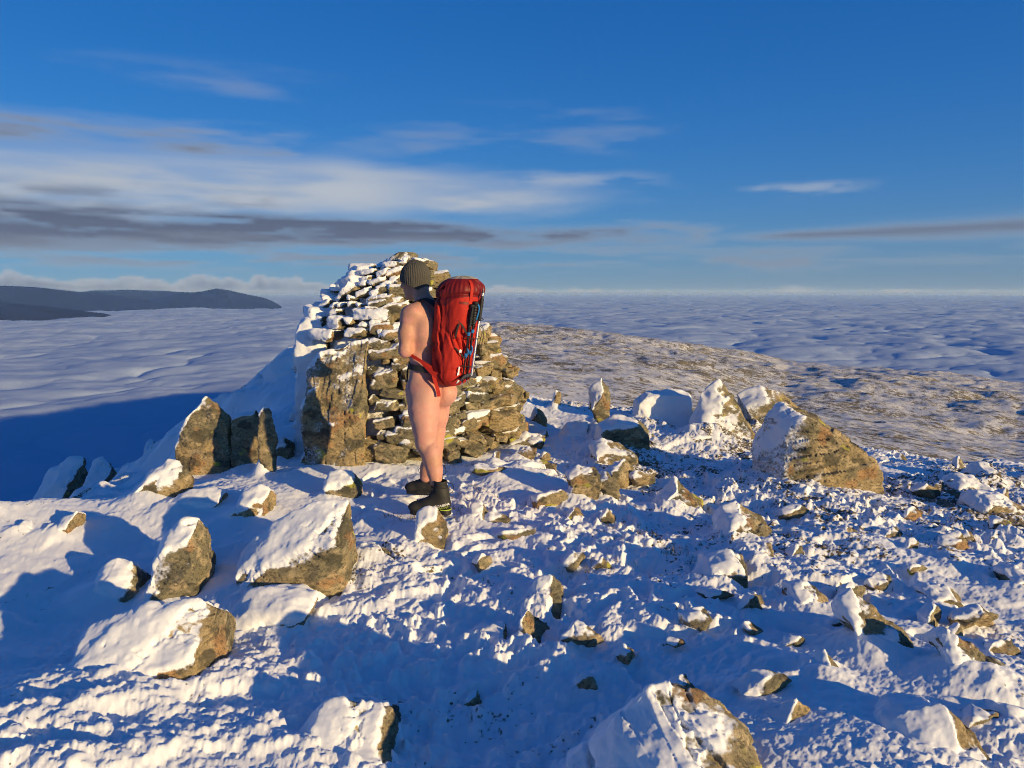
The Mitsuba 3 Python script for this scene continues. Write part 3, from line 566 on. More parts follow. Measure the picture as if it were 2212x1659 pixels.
# stones measured in enlargements of the photograph: (sheet, cx, cy, w, h, tilt deg, snow threshold, tone)
SA, SB, SC = (1150, 1000, 3.318), (1150, 1400, 3.318), (1750, 1250, 2.37)
WH, FR, HF, BR = .02, .22, .48, .95      # white, frosted, half, bare
STONES = [(SA, 1490, 85, 75, 90, 0, FR, .4), (SA, 1455, 130, 130, 40, 4, FR, .5), (SA, 1655, 95, 190, 50, -12, FR, .5), (SA, 1725, 98, 60, 50, 0, BR, .4), (SA, 1310, 150, 240, 65, 6, .4, .7), (SA, 1355, 230, 250, 75, 24, WH, .5), (SA, 1195, 250, 180, 80, 16, FR, .5),
  (SA, 1010, 250, 210, 60, 10, FR, .7), (SA, 990, 320, 130, 60, 6, .3, .8), (SA, 1120, 365, 220, 80, 18, WH, .4), (SA, 1335, 345, 100, 70, 0, .3, .7), (SA, 1230, 405, 180, 70, 20, WH, .5), (SA, 1390, 400, 70, 80, 0, BR, .3), (SA, 955, 385, 130, 60, 8, .3, .7),
  (SA, 745, 510, 330, 120, 42, .30, .6), (SA, 930, 510, 190, 85, 25, WH, .5), (SA, 1100, 510, 150, 100, 20, .15, .5), (SA, 1370, 500, 190, 110, 14, FR, .5), (SA, 1340, 625, 260, 95, 4, .25, .6), (SA, 1210, 560, 120, 80, 10, WH, .4), (SA, 1075, 620, 190, 130, 12, .30, .6),
  (SA, 450, 700, 310, 80, 28, .25, .6), (SA, 575, 690, 110, 70, 30, FR, .5), (SA, 665, 665, 80, 60, 0, .2, .6), (SA, 790, 590, 80, 70, -20, WH, .5), (SA, 790, 660, 60, 70, 0, WH, .5), (SA, 580, 770, 130, 80, 10, WH, .5), (SA, 900, 680, 60, 50, 0, WH, .5), (SA, 1460, 680, 170, 80, 25, WH, .5),
  (SA, 1105, 790, 560, 170, -4, .10, .5), (SA, 600, 895, 290, 170, -6, .34, .7), (SA, 770, 880, 110, 90, 0, WH, .5), (SA, 390, 850, 140, 80, -10, .35, .8), (SA, 465, 1050, 420, 160, -6, .30, .6), (SA, 850, 1040, 330, 110, 4, .16, .5), (SA, 1120, 930, 190, 140, 0, .18, .6), (SA, 960, 920, 150, 60, -15, .3, .7),
  (SA, 1240, 940, 130, 100, 0, WH, .5), (SA, 1170, 1050, 70, 130, 4, FR, .7), (SA, 1365, 980, 120, 160, 0, .22, .6), (SA, 290, 1170, 140, 130, 0, FR, .7), (SA, 310, 920, 60, 90, 20, FR, .7),
  (SA, 1155, 1240, 330, 200, -8, .72, .75), (SA, 1215, 1385, 110, 90, 10, BR, .1), (SA, 1420, 1490, 260, 110, -8, .8, .5), (SA, 1030, 1380, 30, 30, 0, BR, .1),
  (SB, 1065, 225, 170, 110, -20, .85, .6), (SB, 1220, 330, 330, 220, 18, .85, .35), (SB, 1270, 215, 130, 80, 10, .7, .3), (SB, 1340, 480, 390, 110, -5, .9, .6), (SB, 1490, 380, 120, 130, 10, .9, .15), (SB, 1080, 580, 130, 110, 30, .7, .5), (SB, 1250, 660, 330, 130, 4, .62, .6), (SB, 1490, 610, 90, 150, 0, .9, .8),
  (SB, 1200, 900, 290, 150, 14, .75, .4), (SB, 1480, 845, 140, 80, 4, .85, .6), (SB, 1195, 1045, 170, 80, 8, .8, .5), (SB, 1475, 980, 170, 170, -5, .95, .3), (SB, 985, 1230, 320, 330, -14, .85, .5), (SB, 1300, 1270, 430, 260, -3, .95, .5), (SB, 1070, 230, 120, 90, -30, .9, .6), (SB, 1620, 650, 200, 130, 5, .8, .5), (SB, 1650, 900, 180, 120, 5, .8, .5),
  (SC, 350, 210, 60, 80, 10, .95, .5), (SC, 405, 225, 60, 70, -20, .95, .7), (SC, 335, 300, 90, 110, 0, .95, .7), (SC, 450, 290, 130, 100, -25, .95, .25), (SC, 415, 390, 240, 140, -18, .95, .2), (SC, 350, 500, 180, 100, 4, .95, .5), (SC, 465, 540, 150, 110, -15, .9, .1), (SC, 560, 425, 110, 60, -35, .95, .6),
  (SC, 600, 510, 170, 110, 10, .95, .2), (SC, 545, 460, 80, 60, -20, .95, .3), (SC, 650, 480, 60, 50, 0, .95, .3), (SC, 240, 600, 170, 60, 4, -.2, .5), (SC, 330, 610, 80, 45, 0, .9, .6), (SC, 265, 670, 300, 80, 5, .9, .5), (SC, 425, 665, 50, 100, 20, .95, .1), (SC, 570, 680, 270, 150, -28, .95, .4), (SC, 690, 740, 150, 140, -40, .95, .6), (SC, 745, 715, 40, 70, 5, .95, .5),
  (SC, 70, 720, 90, 90, 0, .9, .7), (SC, 380, 790, 400, 110, 4, .95, .35), (SC, 580, 790, 80, 90, -20, .95, .5), (SC, 65, 840, 150, 140, 8, .95, .25), (SC, 130, 920, 140, 60, 14, .9, .5), (SC, 280, 900, 250, 70, 4, -.3, .5), (SC, 500, 970, 450, 230, 3, .95, .12), (SC, 215, 1000, 150, 110, 14, .85, .6), (SC, 60, 1000, 140, 170, -14, .95, .55),
  (SC, 245, 1185, 230, 220, -28, .95, .65), (SC, 390, 1155, 110, 90, -10, .95, .05), (SC, 500, 1130, 140, 80, -4, .95, .15), (SC, 630, 1150, 150, 110, 4, .95, .6), (SC, 715, 1060, 80, 70, 0, .9, .5), (SC, 740, 1120, 70, 60, -20, .9, .5), (SC, 745, 1180, 100, 80, 0, .9, .7), (SC, 870, 1130, 170, 100, 14, .6, .5),
  (SC, 40, 1190, 110, 170, 24, .95, .5), (SC, 110, 1180, 50, 110, 10, .9, .5), (SC, 80, 1310, 150, 190, 14, .95, .6), (SC, 120, 1060, 130, 60, 12, -.2, .5), (SC, 640, 1240, 260, 40, 0, .9, .8),
  (SA, 1560, 300, 90, 90, 5, .6, .5), (SA, 1800, 370, 90, 110, 4, .9, .5), (SA, 1790, 480, 80, 90, 4, .6, .4), (SA, 1790, 185, 70, 30, -18, .9, .6), (SA, 1780, 270, 110, 80, 6, .9, .5)]
for k, (S, cx, cy, w, h, tilt, sn, tone) in enumerate(STONES):
    u, v_ = (S[0] + cx / S[2]) * 2212 / 4032, (S[1] + cy / S[2]) * 2212 / 4032
    d = ray(u, v_); t, hit = cairn_hit(d); c = CAM + d * t
    px = t / FPX * 1024 / 4032 / S[2]                   # metres per sheet pixel
    W_, H_ = w * px, h * px; D_ = max(.14, min(.42, .9 * W_))
    face = math.atan2(c[1] - CY, c[0] - CX) + math.pi / 2; face = (face + math.pi) % (2 * math.pi) - math.pi
    face = np.clip(face, -.7, .7) * .75
    c = c + np.array([0, 1, 0]) * (D_ * .22 if hit else 0)
    cairn_stone(c, W_ * 1.08, H_ * 1.08, D_, math.radians(tilt), 300 + 7 * k, sn, tone, -.14 + .028 * ((k * 37) % 10), face, rough=1.3, sdir=SDIR if sn > .6 else np.array([-.45, -.5, .74]))
# fill behind and between: the sides and back of the pile
rs = np.random.RandomState(4)
for k in range(120):
    z = rs.uniform(0.02, 1.8); phi = rs.uniform(-.5, np.pi + .5)
    back = phi > -.15 and phi < np.pi + .15
    r = float(cairn_r(z, phi)) - .04
    c = np.array([CX + float(cairn_off(z)) + r * math.cos(phi), CY + r * math.sin(phi), cz0 + z])
    cairn_stone(c, rs.uniform(.2, .42), rs.uniform(.08, .17), rs.uniform(.2, .34), rs.uniform(-.2, .2), 2000 + k, .5 if math.cos(phi) > -.2 else .2, rs.uniform(.2, .8), rs.uniform(-.15, .15), phi + math.pi / 2, edge=.03)

for k in range(60):                                        # the face the hiker stands before
    z = .06 + 1.5 * ((k * .618) % 1); phi = rs.uniform(-1.62, -.75); r = float(cairn_r(z, phi)) - .05
    c = np.array([CX + float(cairn_off(z)) + r * math.cos(phi), CY + r * math.sin(phi), cz0 + z])
    cairn_stone(c, rs.uniform(.18, .36), rs.uniform(.09, .17), rs.uniform(.16, .28), rs.uniform(-.2, .2), 2500 + k, .6, rs.uniform(.2, .8), rs.uniform(-.15, .15), (phi + math.pi / 2) * .8, rough=1.3, edge=.016)

# the two slabs that lean on the cairn's left side
outline_rock('leaning_slab', [(656, 835), (664, 800), (694, 762), (752, 742), (794, 734), (796, 800), (795, 915), (772, 945), (736, 982), (702, 968), (668, 935), (657, 870)], .34,
             'large cracked brown slab standing on end against the cairn, snow on its sloping top', 'rock slab', depth=6.95, snow=.52, snow_t=.025, seed=201, front=(.97, .74), tone=.3, strata=(1, .15, -.12), rough=1.25, frost=.3, bank=.02, edge_px=1.2, sdir=np.array([-.15, .12, .98]))
outline_rock('leaning_slab', [(644, 900), (646, 720), (652, 692), (668, 683), (700, 690), (712, 740), (700, 900)], .25, 'narrow snow-crusted slab standing on end behind the large cracked slab', 'rock slab', depth=7.5, snow=.12, snow_t=.02, seed=203, front=(.99, .97), tone=.8, sdir=np.array([-.6, -.55, .6]), bank=.02)
for k, (poly, dep, th_k) in enumerate([([(85, 1065), (110, 1010), (150, 985), (178, 990), (172, 1040), (130, 1075)], 13.5, 1.0), ([(192, 1035), (203, 992), (222, 984), (243, 1010), (238, 1035)], 13.0, .7), ([(312, 985), (323, 946), (332, 950), (348, 985)], 12.5, .5),
                                     ([(575, 900), (572, 800), (600, 778), (640, 768), (655, 800), (650, 900)], 10.6, .7), ([(495, 890), (515, 850), (560, 805), (575, 830), (570, 895)], 11.2, .8), ([(60, 1110), (80, 1080), (110, 1075), (120, 1105)], 12.0, .7), ([(250, 1040), (270, 1005), (300, 1000), (310, 1035)], 12.2, .6)]):
    outline_rock('crag', poly, th_k, ['frosted crag farthest down the shaded slope at the left', 'blunt frosted crag beside the farthest one on the shaded slope', 'sharp shaded spike of rock on the slope behind the pointed upright rock', 'tall frosted rock face directly left of the standing slabs',
                 'snow-plastered rock step below the tall frosted rock face', 'low shaded crag at the left edge of the picture', 'small shaded outcrop between the blunt crag and the sharp spike'][k], 'crag', depth=dep, snow=.35, frost=.6, fdir=(-.05, -.6, .6), snow_t=.03, seed=400 + k, tone=.7, bank=0, bury=.5, rough=1.2)
outline_rock('boulder', [(652, 985), (664, 962), (690, 956), (716, 972), (712, 990), (675, 1000)], .26, 'tan wedge of rock under the foot of the large cracked slab', snow=.75, seed=205, tone=.2, bank=.02)

# ---------------------------------------------------------------- the hiker, seen from behind


def Q(cx, cy, depth):
    """a point measured in an enlargement of the figure"""
    return at((1100 + cx / 1.508) * 2212 / 4032, (960 + cy / 1.508) * 2212 / 4032, depth)


YAW = math.radians(60)
FV = np.array([-math.sin(YAW), math.cos(YAW), 0]); LV = np.array([-math.cos(YAW), -math.sin(YAW), 0]); ZV = np.array([0, 0, 1.0])
O = Q(893, 900, 5.6); O[2] = 0
def B(F, L, z): return O + F * FV + L * LV + z * ZV
YP = math.radians(45)                                    # the hips are turned less than the chest
FP = np.array([-math.sin(YP), math.cos(YP), 0]); LP = np.array([-math.cos(YP), -math.sin(YP), 0]); RP = np.stack([FP, LP, ZV])
def BP(F, L, z): return O + F * FP + L * LP + z * ZV
RB = np.stack([FV, LV, ZV])
hx = math.radians(68); HFv = np.array([-math.sin(hx), math.cos(hx), 0]); HLv = np.array([-math.cos(hx), -math.sin(hx), 0])
ht = math.radians(6); HF2 = HFv * math.cos(ht) - ZV * math.sin(ht); HZ2 = ZV * math.cos(ht) + HFv * math.sin(ht); RH = np.stack([HF2, HLv, HZ2])
HC = Q(808, 212, 5.63)
def HP(F, L, z): return HC + F * HF2 + L * HLv + z * HZ2


def body_sdf(p):
    mn = np.minimum
    # legs, each with its buttock
    kL, aL = Q(866, 1165, 5.47), Q(930, 1415, 5.42); hipL = BP(.0, .088, .90)
    legL = chain(p, [hipL, Q(862, 1000, 5.5), kL + [0, 0, .07], kL + [0, 0, -.03], Q(905, 1275, 5.45), Q(922, 1345, 5.43), aL], [.108, .105, .073, .060, .056, .047, .043], .05)
    legL = smin(legL, ellip(p, Q(915, 1265, 5.445), RB, [.055, .052, .10]), .03)            # calf
    legL = smin(legL, ellip(p, Q(855, 1035, 5.5), RB, [.076, .085, .17]), .04)                # thigh front
    legL = smin(legL, ellip(p, kL + .018 * FV, RB, [.04, .042, .05]), .03)                   # knee cap
    legL = smin(legL, ellip(p, BP(-.066, .085, .885), RP, [.100, .094, .100]), .045)           # buttock
    kR, aR = B(.04, -.105, .50), Q(868, 1385, 5.8); hipR = BP(.0, -.088, .90); mR = (kR + aR) / 2
    legR = chain(p, [hipR, (hipR + kR) / 2 + .02 * FV, kR + [0, 0, .07], kR + [0, 0, -.03], kR * .6 + aR * .4 - .01 * FV, kR * .25 + aR * .75, aR], [.108, .096, .072, .060, .056, .047, .043], .05)
    legR = smin(legR, ellip(p, kR * .68 + aR * .32 - .03 * FV, RB, [.05, .052, .10]), .03)
    legR = smin(legR, ellip(p, kR + .018 * FV, RB, [.04, .042, .05]), .03)
    legR = smin(legR, ellip(p, BP(-.066, -.085, .885), RP, [.100, .094, .100]), .045)
    d = smin(legL, legR, .010)
    for t0 in (.018, -.018):                                   # tendons behind the knee, two heads of the calf
        d = smin(d, capsule(p, kL - .045 * FV + t0 * 1.6 * LV + [0, 0, .07], kL - .040 * FV + t0 * 1.7 * LV + [0, 0, -.05], .011, .011), .02)
        d = smin(d, ellip(p, kL * .62 + aL * .38 - .028 * FV + t0 * 1.2 * LV, RB, [.034, .028, .075]), .02)
    # trunk
    tr = ellip(p, BP(.015, 0, .97), RP, [.095, .148, .12])
    tr = smin(tr, ellip(p, B(.03, 0, 1.12), RB, [.102, .142, .16]), .08)
    tr = smin(tr, ellip(p, B(.045, 0, 1.34), RB, [.118, .168, .20]), .08)
    for s in (1, -1):
        tr = smin(tr, ellip(p, B(-.03, s * .09, 1.36), RB, [.085, .082, .15]), .05)        # shoulder blade
        tr = smin(tr, ellip(p, B(.115, s * .075, 1.39), RB, [.045, .085, .065]), .05)       # chest
        tr = smin(tr, capsule(p, B(.03, s * .02, 1.54), B(.01, s * .155, 1.475), .05, .05), .05)   # trapezius
    groove = capsule(p, B(-.115, 0, 1.0), B(-.10, 0, 1.42), .012, .012)
    tr = -smin(-tr, groove + .004, .03)
    d = smin(d, tr, .05)
    cleft = capsule(p, BP(-.130, 0, .785), BP(-.128, 0, .955), .017, .010)
    d = -smin(-d, cleft, .016)
    for s in (1, -1):
        d = -smin(-d, capsule(p, BP(-.150, s * .02, .788), BP(-.140, s * .09, .792), .007, .003), .014)    # fold under the buttock
    # arms folded in front of the chest
    shL, elL, wrL = Q(778, 425, 5.43), Q(748, 635, 5.42), B(.175, .02, 1.24)
    arm = chain(p, [shL, shL * .5 + elL * .5 + [-.006, 0, 0], elL], [.068, .056, .045], .04)
    arm = smin(arm, ellip(p, shL + [.0, -.005, -.01], RB, [.066, .062, .08]), .03)
    arm = smin(arm, chain(p, [elL, elL * .62 + wrL * .38 + [0, 0, .004], wrL], [.046, .047, .031], .03), .025)
    shR, elR, wrR = B(.03, -.205, 1.45), B(.06, -.27, 1.17), B(.20, -.04, 1.20)
    ar2 = chain(p, [shR, shR * .5 + elR * .5, elR], [.068, .056, .045], .04)
    ar2 = smin(ar2, ellip(p, shR, RB, [.066, .062, .08]), .03)
    ar2 = smin(ar2, chain(p, [elR, elR * .62 + wrR * .38, wrR], [.046, .047, .031], .03), .025)
    d = smin(d, smin(arm, ar2, .006), .028)
    # hands: palm, four bent fingers of different length, thumb leaving the side of the palm
    for s, wr, dr_, nrm in ((1, wrL, B(.0, -.8, .25) - B(0, 0, 0), FV), (-1, wrR, B(-.0, .8, .1) - B(0, 0, 0), FV)):
        dr_ = dr_ / np.linalg.norm(dr_); up = np.cross(nrm, dr_) * s; up /= np.linalg.norm(up); up = up if up[2] > 0 else -up
        R3 = np.stack([dr_, up, np.cross(dr_, up)]); pc = wr + dr_ * .055
        hand = smin(ellip(p, pc, R3, [.055, .042, .020]), capsule(p, wr, pc, .027, .026), .02)
        for j, (o, ln) in enumerate(((.030, .072), (.010, .080), (-.010, .074), (-.029, .058))):
            a = wr + dr_ * .090 + up * o; b = a + dr_ * ln * .45 - nrm * .004; c = b + dr_ * ln * .28 - nrm * ln * .20; e = c + dr_ * ln * .08 - nrm * ln * .26
            hand = smin(hand, chain(p, [a - dr_ * .02, b, c, e], [.0095, .009, .0083, .0075], .006), .008)
        a = wr + dr_ * .025 + up * .032; b = a + dr_ * .028 + up * .026; c = b + dr_ * .03 + up * .004 - nrm * .006
        hand = smin(hand, chain(p, [a, b, c], [.0145, .011, .009], .008), .012)
        d = smin(d, hand, .012)
    # neck and head
    d = smin(d, chain(p, [B(.035, 0, 1.50), HP(-.035, 0, -.085)], [.064, .060], .03), .045)
    hd = smin(ellip(p, HP(-.005, 0, .02), RH, [.100, .079, .108]), ellip(p, HP(.035, 0, -.075), RH, [.064, .056, .066]), .05)
    hd = smin(hd, ellip(p, HP(.065, 0, -.118), RH, [.026, .028, .022]), .03)                       # chin
    hd = smin(hd, capsule(p, HP(.096, 0, .005), HP(.118, 0, -.038), .010, .015), .016)              # nose
    hd = smin(hd, capsule(p, HP(.088, .035, .018), HP(.088, -.035, .018), .012, .012), .02)          # brow
    hd = smin(hd, ellip(p, HP(.092, 0, -.075), RH, [.012, .026, .011]), .012)                       # lips
    for s in (1, -1):
        hd = smin(hd, ellip(p, HP(.072, s * .045, -.035), RH, [.025, .022, .022]), .025)             # cheekbones
        hd = smin(hd, ellip(p, HP(-.005, s * .083, -.025), RH, [.018, .010, .032]), .012)            # ears
        hd = -smin(-hd, ellip(p, HP(.100, s * .033, -.006), RH, [.012, .015, .010]), .014)           # eye sockets
    return smin(d, hd, .03)


g_h = .0062; lo, hi = np.array([-1.13, 5.16, .10]), np.array([-.28, 6.06, 1.84])
g = field(lo, hi, g_h)
Fv = np.concatenate([body_sdf(g[:, :, k:k + 24]) for k in range(0, g.shape[2], 24)], axis=2)
v, f = surface_nets(Fv, lo, g_h); del g, Fv
A_ = adjacency(v, f)
for _ in range(2): v = v + .5 * (A_ @ v - v); v = v - .5 * (A_ @ v - v)
n = vnormals(v, f)
if ((v - v.mean(0)) * n).sum(1).mean() < 0: f = f[:, ::-1]; n = -n
v = v + n * (.0045 * (fbm(v / .055, 3, 5) - .5))[:, None]
rel = v - O; zz_ = v[:, 2]
arms = sstep(.10, .2, np.abs(rel @ LV)) * sstep(1.02, 1.15, zz_) * (1 - sstep(1.42, 1.52, zz_)) * sstep(-.03, .05, rel @ FV + .04)
tan_ = np.clip(np.maximum.reduce([.75 * arms, .8 * (1 - sstep(.42, .56, zz_)), .5 * sstep(1.02, 1.3, zz_), sstep(1.5, 1.56, zz_)]), 0, 1)
flush = .45 * sstep(.97, .75, zz_) * sstep(.5, .62, zz_) + .6 * np.exp(-((v - Q(742, 665, 5.42)) ** 2).sum(1) / .004)
scene['person'] = mikit.ply((v, f), 'skin', smooth=True, uv=np.stack([tan_, flush], 1))
tag('person', 'unclothed hiker in a grey woolly hat and black boots, seen from behind facing the cairn', 'person')
for s in (1, -1):
    e = trimesh.creation.icosphere(3, .0125); e.apply_translation(HP(.083, s * .033, -.006)); scene['person__eye' + ('' if s > 0 else '_001')] = mikit.ply(e, 'eye_white', smooth=True)

# the knitted hat
RBN = 40; ph, tt = np.meshgrid(np.linspace(0, 2 * np.pi, 40 * 10, endpoint=False), np.linspace(0, 1, 70), indexing='ij')
fr = np.cos(ph)                                          # +1 at the forehead
tmax = np.radians(97 + 46 * (.5 - .5 * fr) - 3 * np.abs(np.sin(ph)))
th_ = tt * tmax; bl = np.maximum(th_ - np.pi / 2, 0); tq = np.minimum(th_, np.pi / 2)
rib = (.5 + .5 * np.cos(RBN * ph)) ** .7 * sstep(.06, .3, tt) * .0031
sag = .0035 * (fbm(np.stack([np.cos(ph) * 2, np.sin(ph) * 2, tt * 3], -1), 3, 4) - .5) * 2
RX, RY, RZ = .118 + rib + sag, .099 + rib + sag, .126 + rib + sag
tip = .012 * np.exp(-(th_ / .35) ** 2)
lp = np.stack([-.004 + RX * np.sin(tq) * (1 - .20 * bl) * fr, RY * np.sin(tq) * (1 - .14 * bl) * np.sin(ph), .012 + RZ * (np.cos(tq) - bl) + tip], -1)
lp[..., 0] += bl * .03 * (.5 - .5 * fr)
inner = lp * np.array([.95, .95, 1.0]); full = np.concatenate([lp, inner[:, ::-1][:, :25]], 1)
w = HC + full[..., :1] * HF2 + full[..., 1:2] * HLv + full[..., 2:] * HZ2
v, f = grid_mesh(np.swapaxes(w, 0, 1), True)
scene['person__hat'] = mikit.ply((v, f), 'wool', smooth=True); labels['person__hat'] = {'label': 'ribbed grey woolly hat'}


# boots
def boot(tag_, heel, toe_dir, text):
    t = np.array([toe_dir[0], toe_dir[1], 0.0]); t /= np.linalg.norm(t); s = np.array([-t[1], t[0], 0]); base = np.array([heel[0], heel[1], heel[2]])
    def X(a, b, c): return base + a * t + b * s + c * ZV
    R = np.stack([t, s, ZV])
    def up(p):
        d = chain(p, [X(.05, 0, .070), X(.10, 0, .075), X(.17, 0, .066), X(.245, .0, .052)], [.040, .045, .044, .038], .05)
        d = smin(d, ellip(p, X(.262, 0, .050), R, [.052, .046, .034]), .03)
        d = smin(d, chain(p, [X(.055, 0, .085), X(.070, 0, .145), X(.078, 0, .190)], [.042, .046, .053], .04), .03)
        d = smin(d, ellip(p, X(.115, 0, .125), R, [.045, .035, .045]), .03)               # tongue
        d = np.maximum(d, -(p @ ZV.astype(np.float32) - (base[2] + .028))); d = np.maximum(d, p @ ZV.astype(np.float32) - (base[2] + .198))
        return d
    def sole(p):
        q = np.stack([(p - base.astype(np.float32)) @ R[k].astype(np.float32) for k in range(3)], -1)
        a = np.clip(q[..., 0], .048, .262); wd = np.interp(a, [.048, .11, .2, .262], [.043, .036, .050, .040]) * (1 + .03 * np.sign(np.sin(q[..., 0] * 2 * np.pi / .022)) * (q[..., 2] < .014))
        r = np.sqrt((q[..., 0] - a) ** 2 + q[..., 1] ** 2) - wd
        top = .036 + .012 * sstep(.20, .30, q[..., 0])
        return np.maximum(r, np.abs(q[..., 2] - top / 2) - top / 2)
    lo, hi = base - [.36, .36, .01], base + [.36, .36, .22]
    c0, c1 = X(-.02, -.07, 0), X(.34, .07, 0); lo[:2] = np.minimum.reduce([X(-.02, -.07, 0), X(.34, .07, 0), X(-.02, .07, 0), X(.34, -.07, 0)])[:2]; hi[:2] = np.maximum.reduce([X(-.02, -.07, 0), X(.34, .07, 0), X(-.02, .07, 0), X(.34, -.07, 0)])[:2]
    g = field(lo, hi, .0045)
    for fn, nm, mt in ((up, 'upper', 'boot_fabric'), (sole, 'sole', 'rubber')):
        v, f = surface_nets(fn(g), lo, .0045); A = adjacency(v, f); v = v + .5 * (A @ v - v)
        n = vnormals(v, f)
        if ((v - v.mean(0)) * n).sum(1).mean() < 0: f = f[:, ::-1]
        if nm == 'upper': root = tag_; scene[root] = mikit.ply((v, f), mt, smooth=True); UV, UF = v, f
        else: scene[root + '__sole'] = mikit.ply((v, f), mt, smooth=True)
    # lime edge of the midsole, black cuff, laces
    a = np.linspace(-1.9, 1.9, 40); arc = [X(.05 - .046 * math.cos(k) if abs(k) < 1.57 else .05 + .055 * (abs(k) - 1.57) * 1.4, .046 * math.sin(k) if abs(k) < 1.57 else .046 * np.sign(k) * (1 - .12 * (abs(k) - 1.57)), .040) for k in a]
    scene[root + '__midsole_edge'] = mikit.ply(tube(arc, .0038, 6), 'lime', smooth=True); labels[root + '__midsole_edge'] = {'label': 'lime green midsole edge at the heel'}
    cz = np.linspace(.165, .245, 14); ang = np.linspace(0, 2 * np.pi, 40, endpoint=False)
    C = np.array([[X(.078 + (.052 + .004 * math.sin(k * 1.3)) * math.cos(b) * (1 - .10 * k / 13), .050 * math.sin(b) * (1 - .06 * k / 13), z) for b in ang] for k, z in enumerate(cz)])
    C += (fbm(C / .02, 3, 3) - .5)[..., None] * .004
    v, f = grid_mesh(C, True); scene[root + '__cuff'] = mikit.ply((v, f), 'black_fabric', smooth=True)
    lace = []
    for k in range(6):
        aa, zz = .245 - .024 * k, .092 + .008 * k if k < 3 else .112 + .026 * (k - 2)
        if k >= 3: aa = .165 - .012 * (k - 3)
        lace.append(tube(spline([X(aa - .01, -.036, zz - .014), X(aa + .004, 0, zz + .006), X(aa - .004, .036, zz - .012)], 12), .0028, 6))
    lace.append(tube(spline([X(.135, .0, .19), X(.17, .03, .205), X(.175, .055, .17), X(.15, .045, .16)], 16), .002, 5)); lace.append(tube(spline([X(.135, .0, .19), X(.18, -.01, .215), X(.20, .01, .18), X(.16, .01, .175)], 16), .002, 5))
    scene[root + '__laces'] = mikit.ply(trimesh.util.concatenate(lace), 'black_plastic', smooth=True); labels[root + '__laces'] = {'kind': 'stuff'}
    tp = tube(spline([X(.012, 0, .155), X(-.012, 0, .175), X(-.008, 0, .215), X(.02, 0, .225)], 14), .003, 6); scene[root + '__pull_loop'] = mikit.ply(tp, 'black_fabric', smooth=True)
    if text:
        sgn = 1.0                                        # outer side, towards the picture's viewer
        out = s * sgn; along = -t                        # reads from toe to heel
        def onto(mesh, off):
            """lays flat lettering on the boot's side: each point moves out to the upper's surface"""
            V = mesh.vertices; P0 = X(.117, 0, .060) + V[:, :1] * along + V[:, 1:2] * ZV
            uu, ww = (P0 - base) @ t, (P0 - base) @ ZV; su, sw, sd = (UV - base) @ t, (UV - base) @ ZV, (UV - base) @ out
            sel = sd > 0; from_ = np.stack([su[sel], sw[sel]], 1)
            from scipy.spatial import cKDTree
            dd, ii = cKDTree(from_).query(np.stack([uu, ww], 1), k=4); h = sd[sel][ii].mean(1)
            mesh.vertices = P0 + out * (h[:, None] + off + V[:, 2:3]); return mesh
        tm = meshkit.text_mesh('SCARPA', .0165, .0015, True)
        k = .105 / np.ptp(tm.vertices[:, 0]); tm.vertices[:, 0] *= k; tm.vertices[:, 1] += tm.vertices[:, 0] * .16
        scene[root + '__lettering'] = mikit.ply(onto(tm, .0012), 'white_print')
        for k in range(6):
            x0 = .020 + .014 * k; st = trimesh.creation.box([.0035, .017, .0015]); st = st.subdivide().subdivide(); vv = st.vertices; vv[:, 0] += vv[:, 1] * .9; vv += [x0, -.009 + .0022 * k, 0]; st.vertices = vv
            scene[root + ('__stripe' if k == 0 else f'__stripe_{k:03d}')] = mikit.ply(onto(st, .0012), 'lime')
    return X


hl = Q(1024, 1606, 5.41)
boot('person__boot', hl + [0, 0, .0], (-.995, .06), True); labels['person__boot'] = {'label': 'nearer black hiking boot with lime heel stripes'}
hr = Q(980, 1490, 5.83)
boot('person__boot_001', hr + [.0, 0, .0], (-.985, .16), False)

# ---------------------------------------------------------------- backpack and what hangs on it
PT, PB = 1.735, .945


def pack_axis(z):
    k = (z - PB) / (PT - PB)
    return -.190 - .105 * k                              # F of the pack's centre line


def pack_pt(z, a, off=0.0):
    """point on the pack's shell at height z, angle a (0 = away from the back, pi/2 = his left)"""
    k = (z - PB) / (PT - PB)
    prof = np.minimum(1, np.minimum(np.sqrt(np.clip(1 - (1 - np.clip(k / .13, 0, 1)) ** 2, 0, 1)), np.sqrt(np.clip(1 - (1 - np.clip((1 - k) / .15, 0, 1)) ** 2, 0, 1))))
    wf, wl = (.122 + .040 * k), (.142 + .020 * k)
    n_ = 2.7; c, s = np.cos(a), np.sin(a); rr = 1 / (np.abs(c) ** n_ + np.abs(s) ** n_) ** (1 / n_)
    F = pack_axis(z) - (wf * prof + off) * rr * c; L = (wl * prof + off) * rr * s
    return O + F[..., None] * FV + L[..., None] * LV + np.asarray(z)[..., None] * ZV


aa, kk = np.meshgrid(np.linspace(0, 2 * np.pi, 320, endpoint=False), np.linspace(0, 1, 260), indexing='xy')
zz = PB + (PT - PB) * (.5 - .5 * np.cos(np.pi * kk)) ** .98
wq = np.stack([np.cos(aa) * 1.1, np.sin(aa) * 1.1, zz * 2.6], -1)
diag = np.abs(2 * fbm(np.stack([aa * 1.1 * 0 + np.cos(aa) * 2 + zz * 3.5, np.sin(aa) * 2 - zz * 5.0, zz * 1.2], -1), 3, 31) - 1)
wr = .021 * (fbm(wq * 1.3, 3, 30) - .5) * 2 - .026 * (1 - sstep(0, .22, diag)) * sstep(.38, .55, noise(wq * 1.5, 35)) + .007 * (fbm(wq * np.array([5, 5, 3]), 3, 32) - .5)
for zc, dp in ((1.59, .011), (1.27, .006), (1.06, .007)): wr -= dp * np.exp(-((zz - zc - .015 * np.sin(aa * 2)) / .012) ** 2)
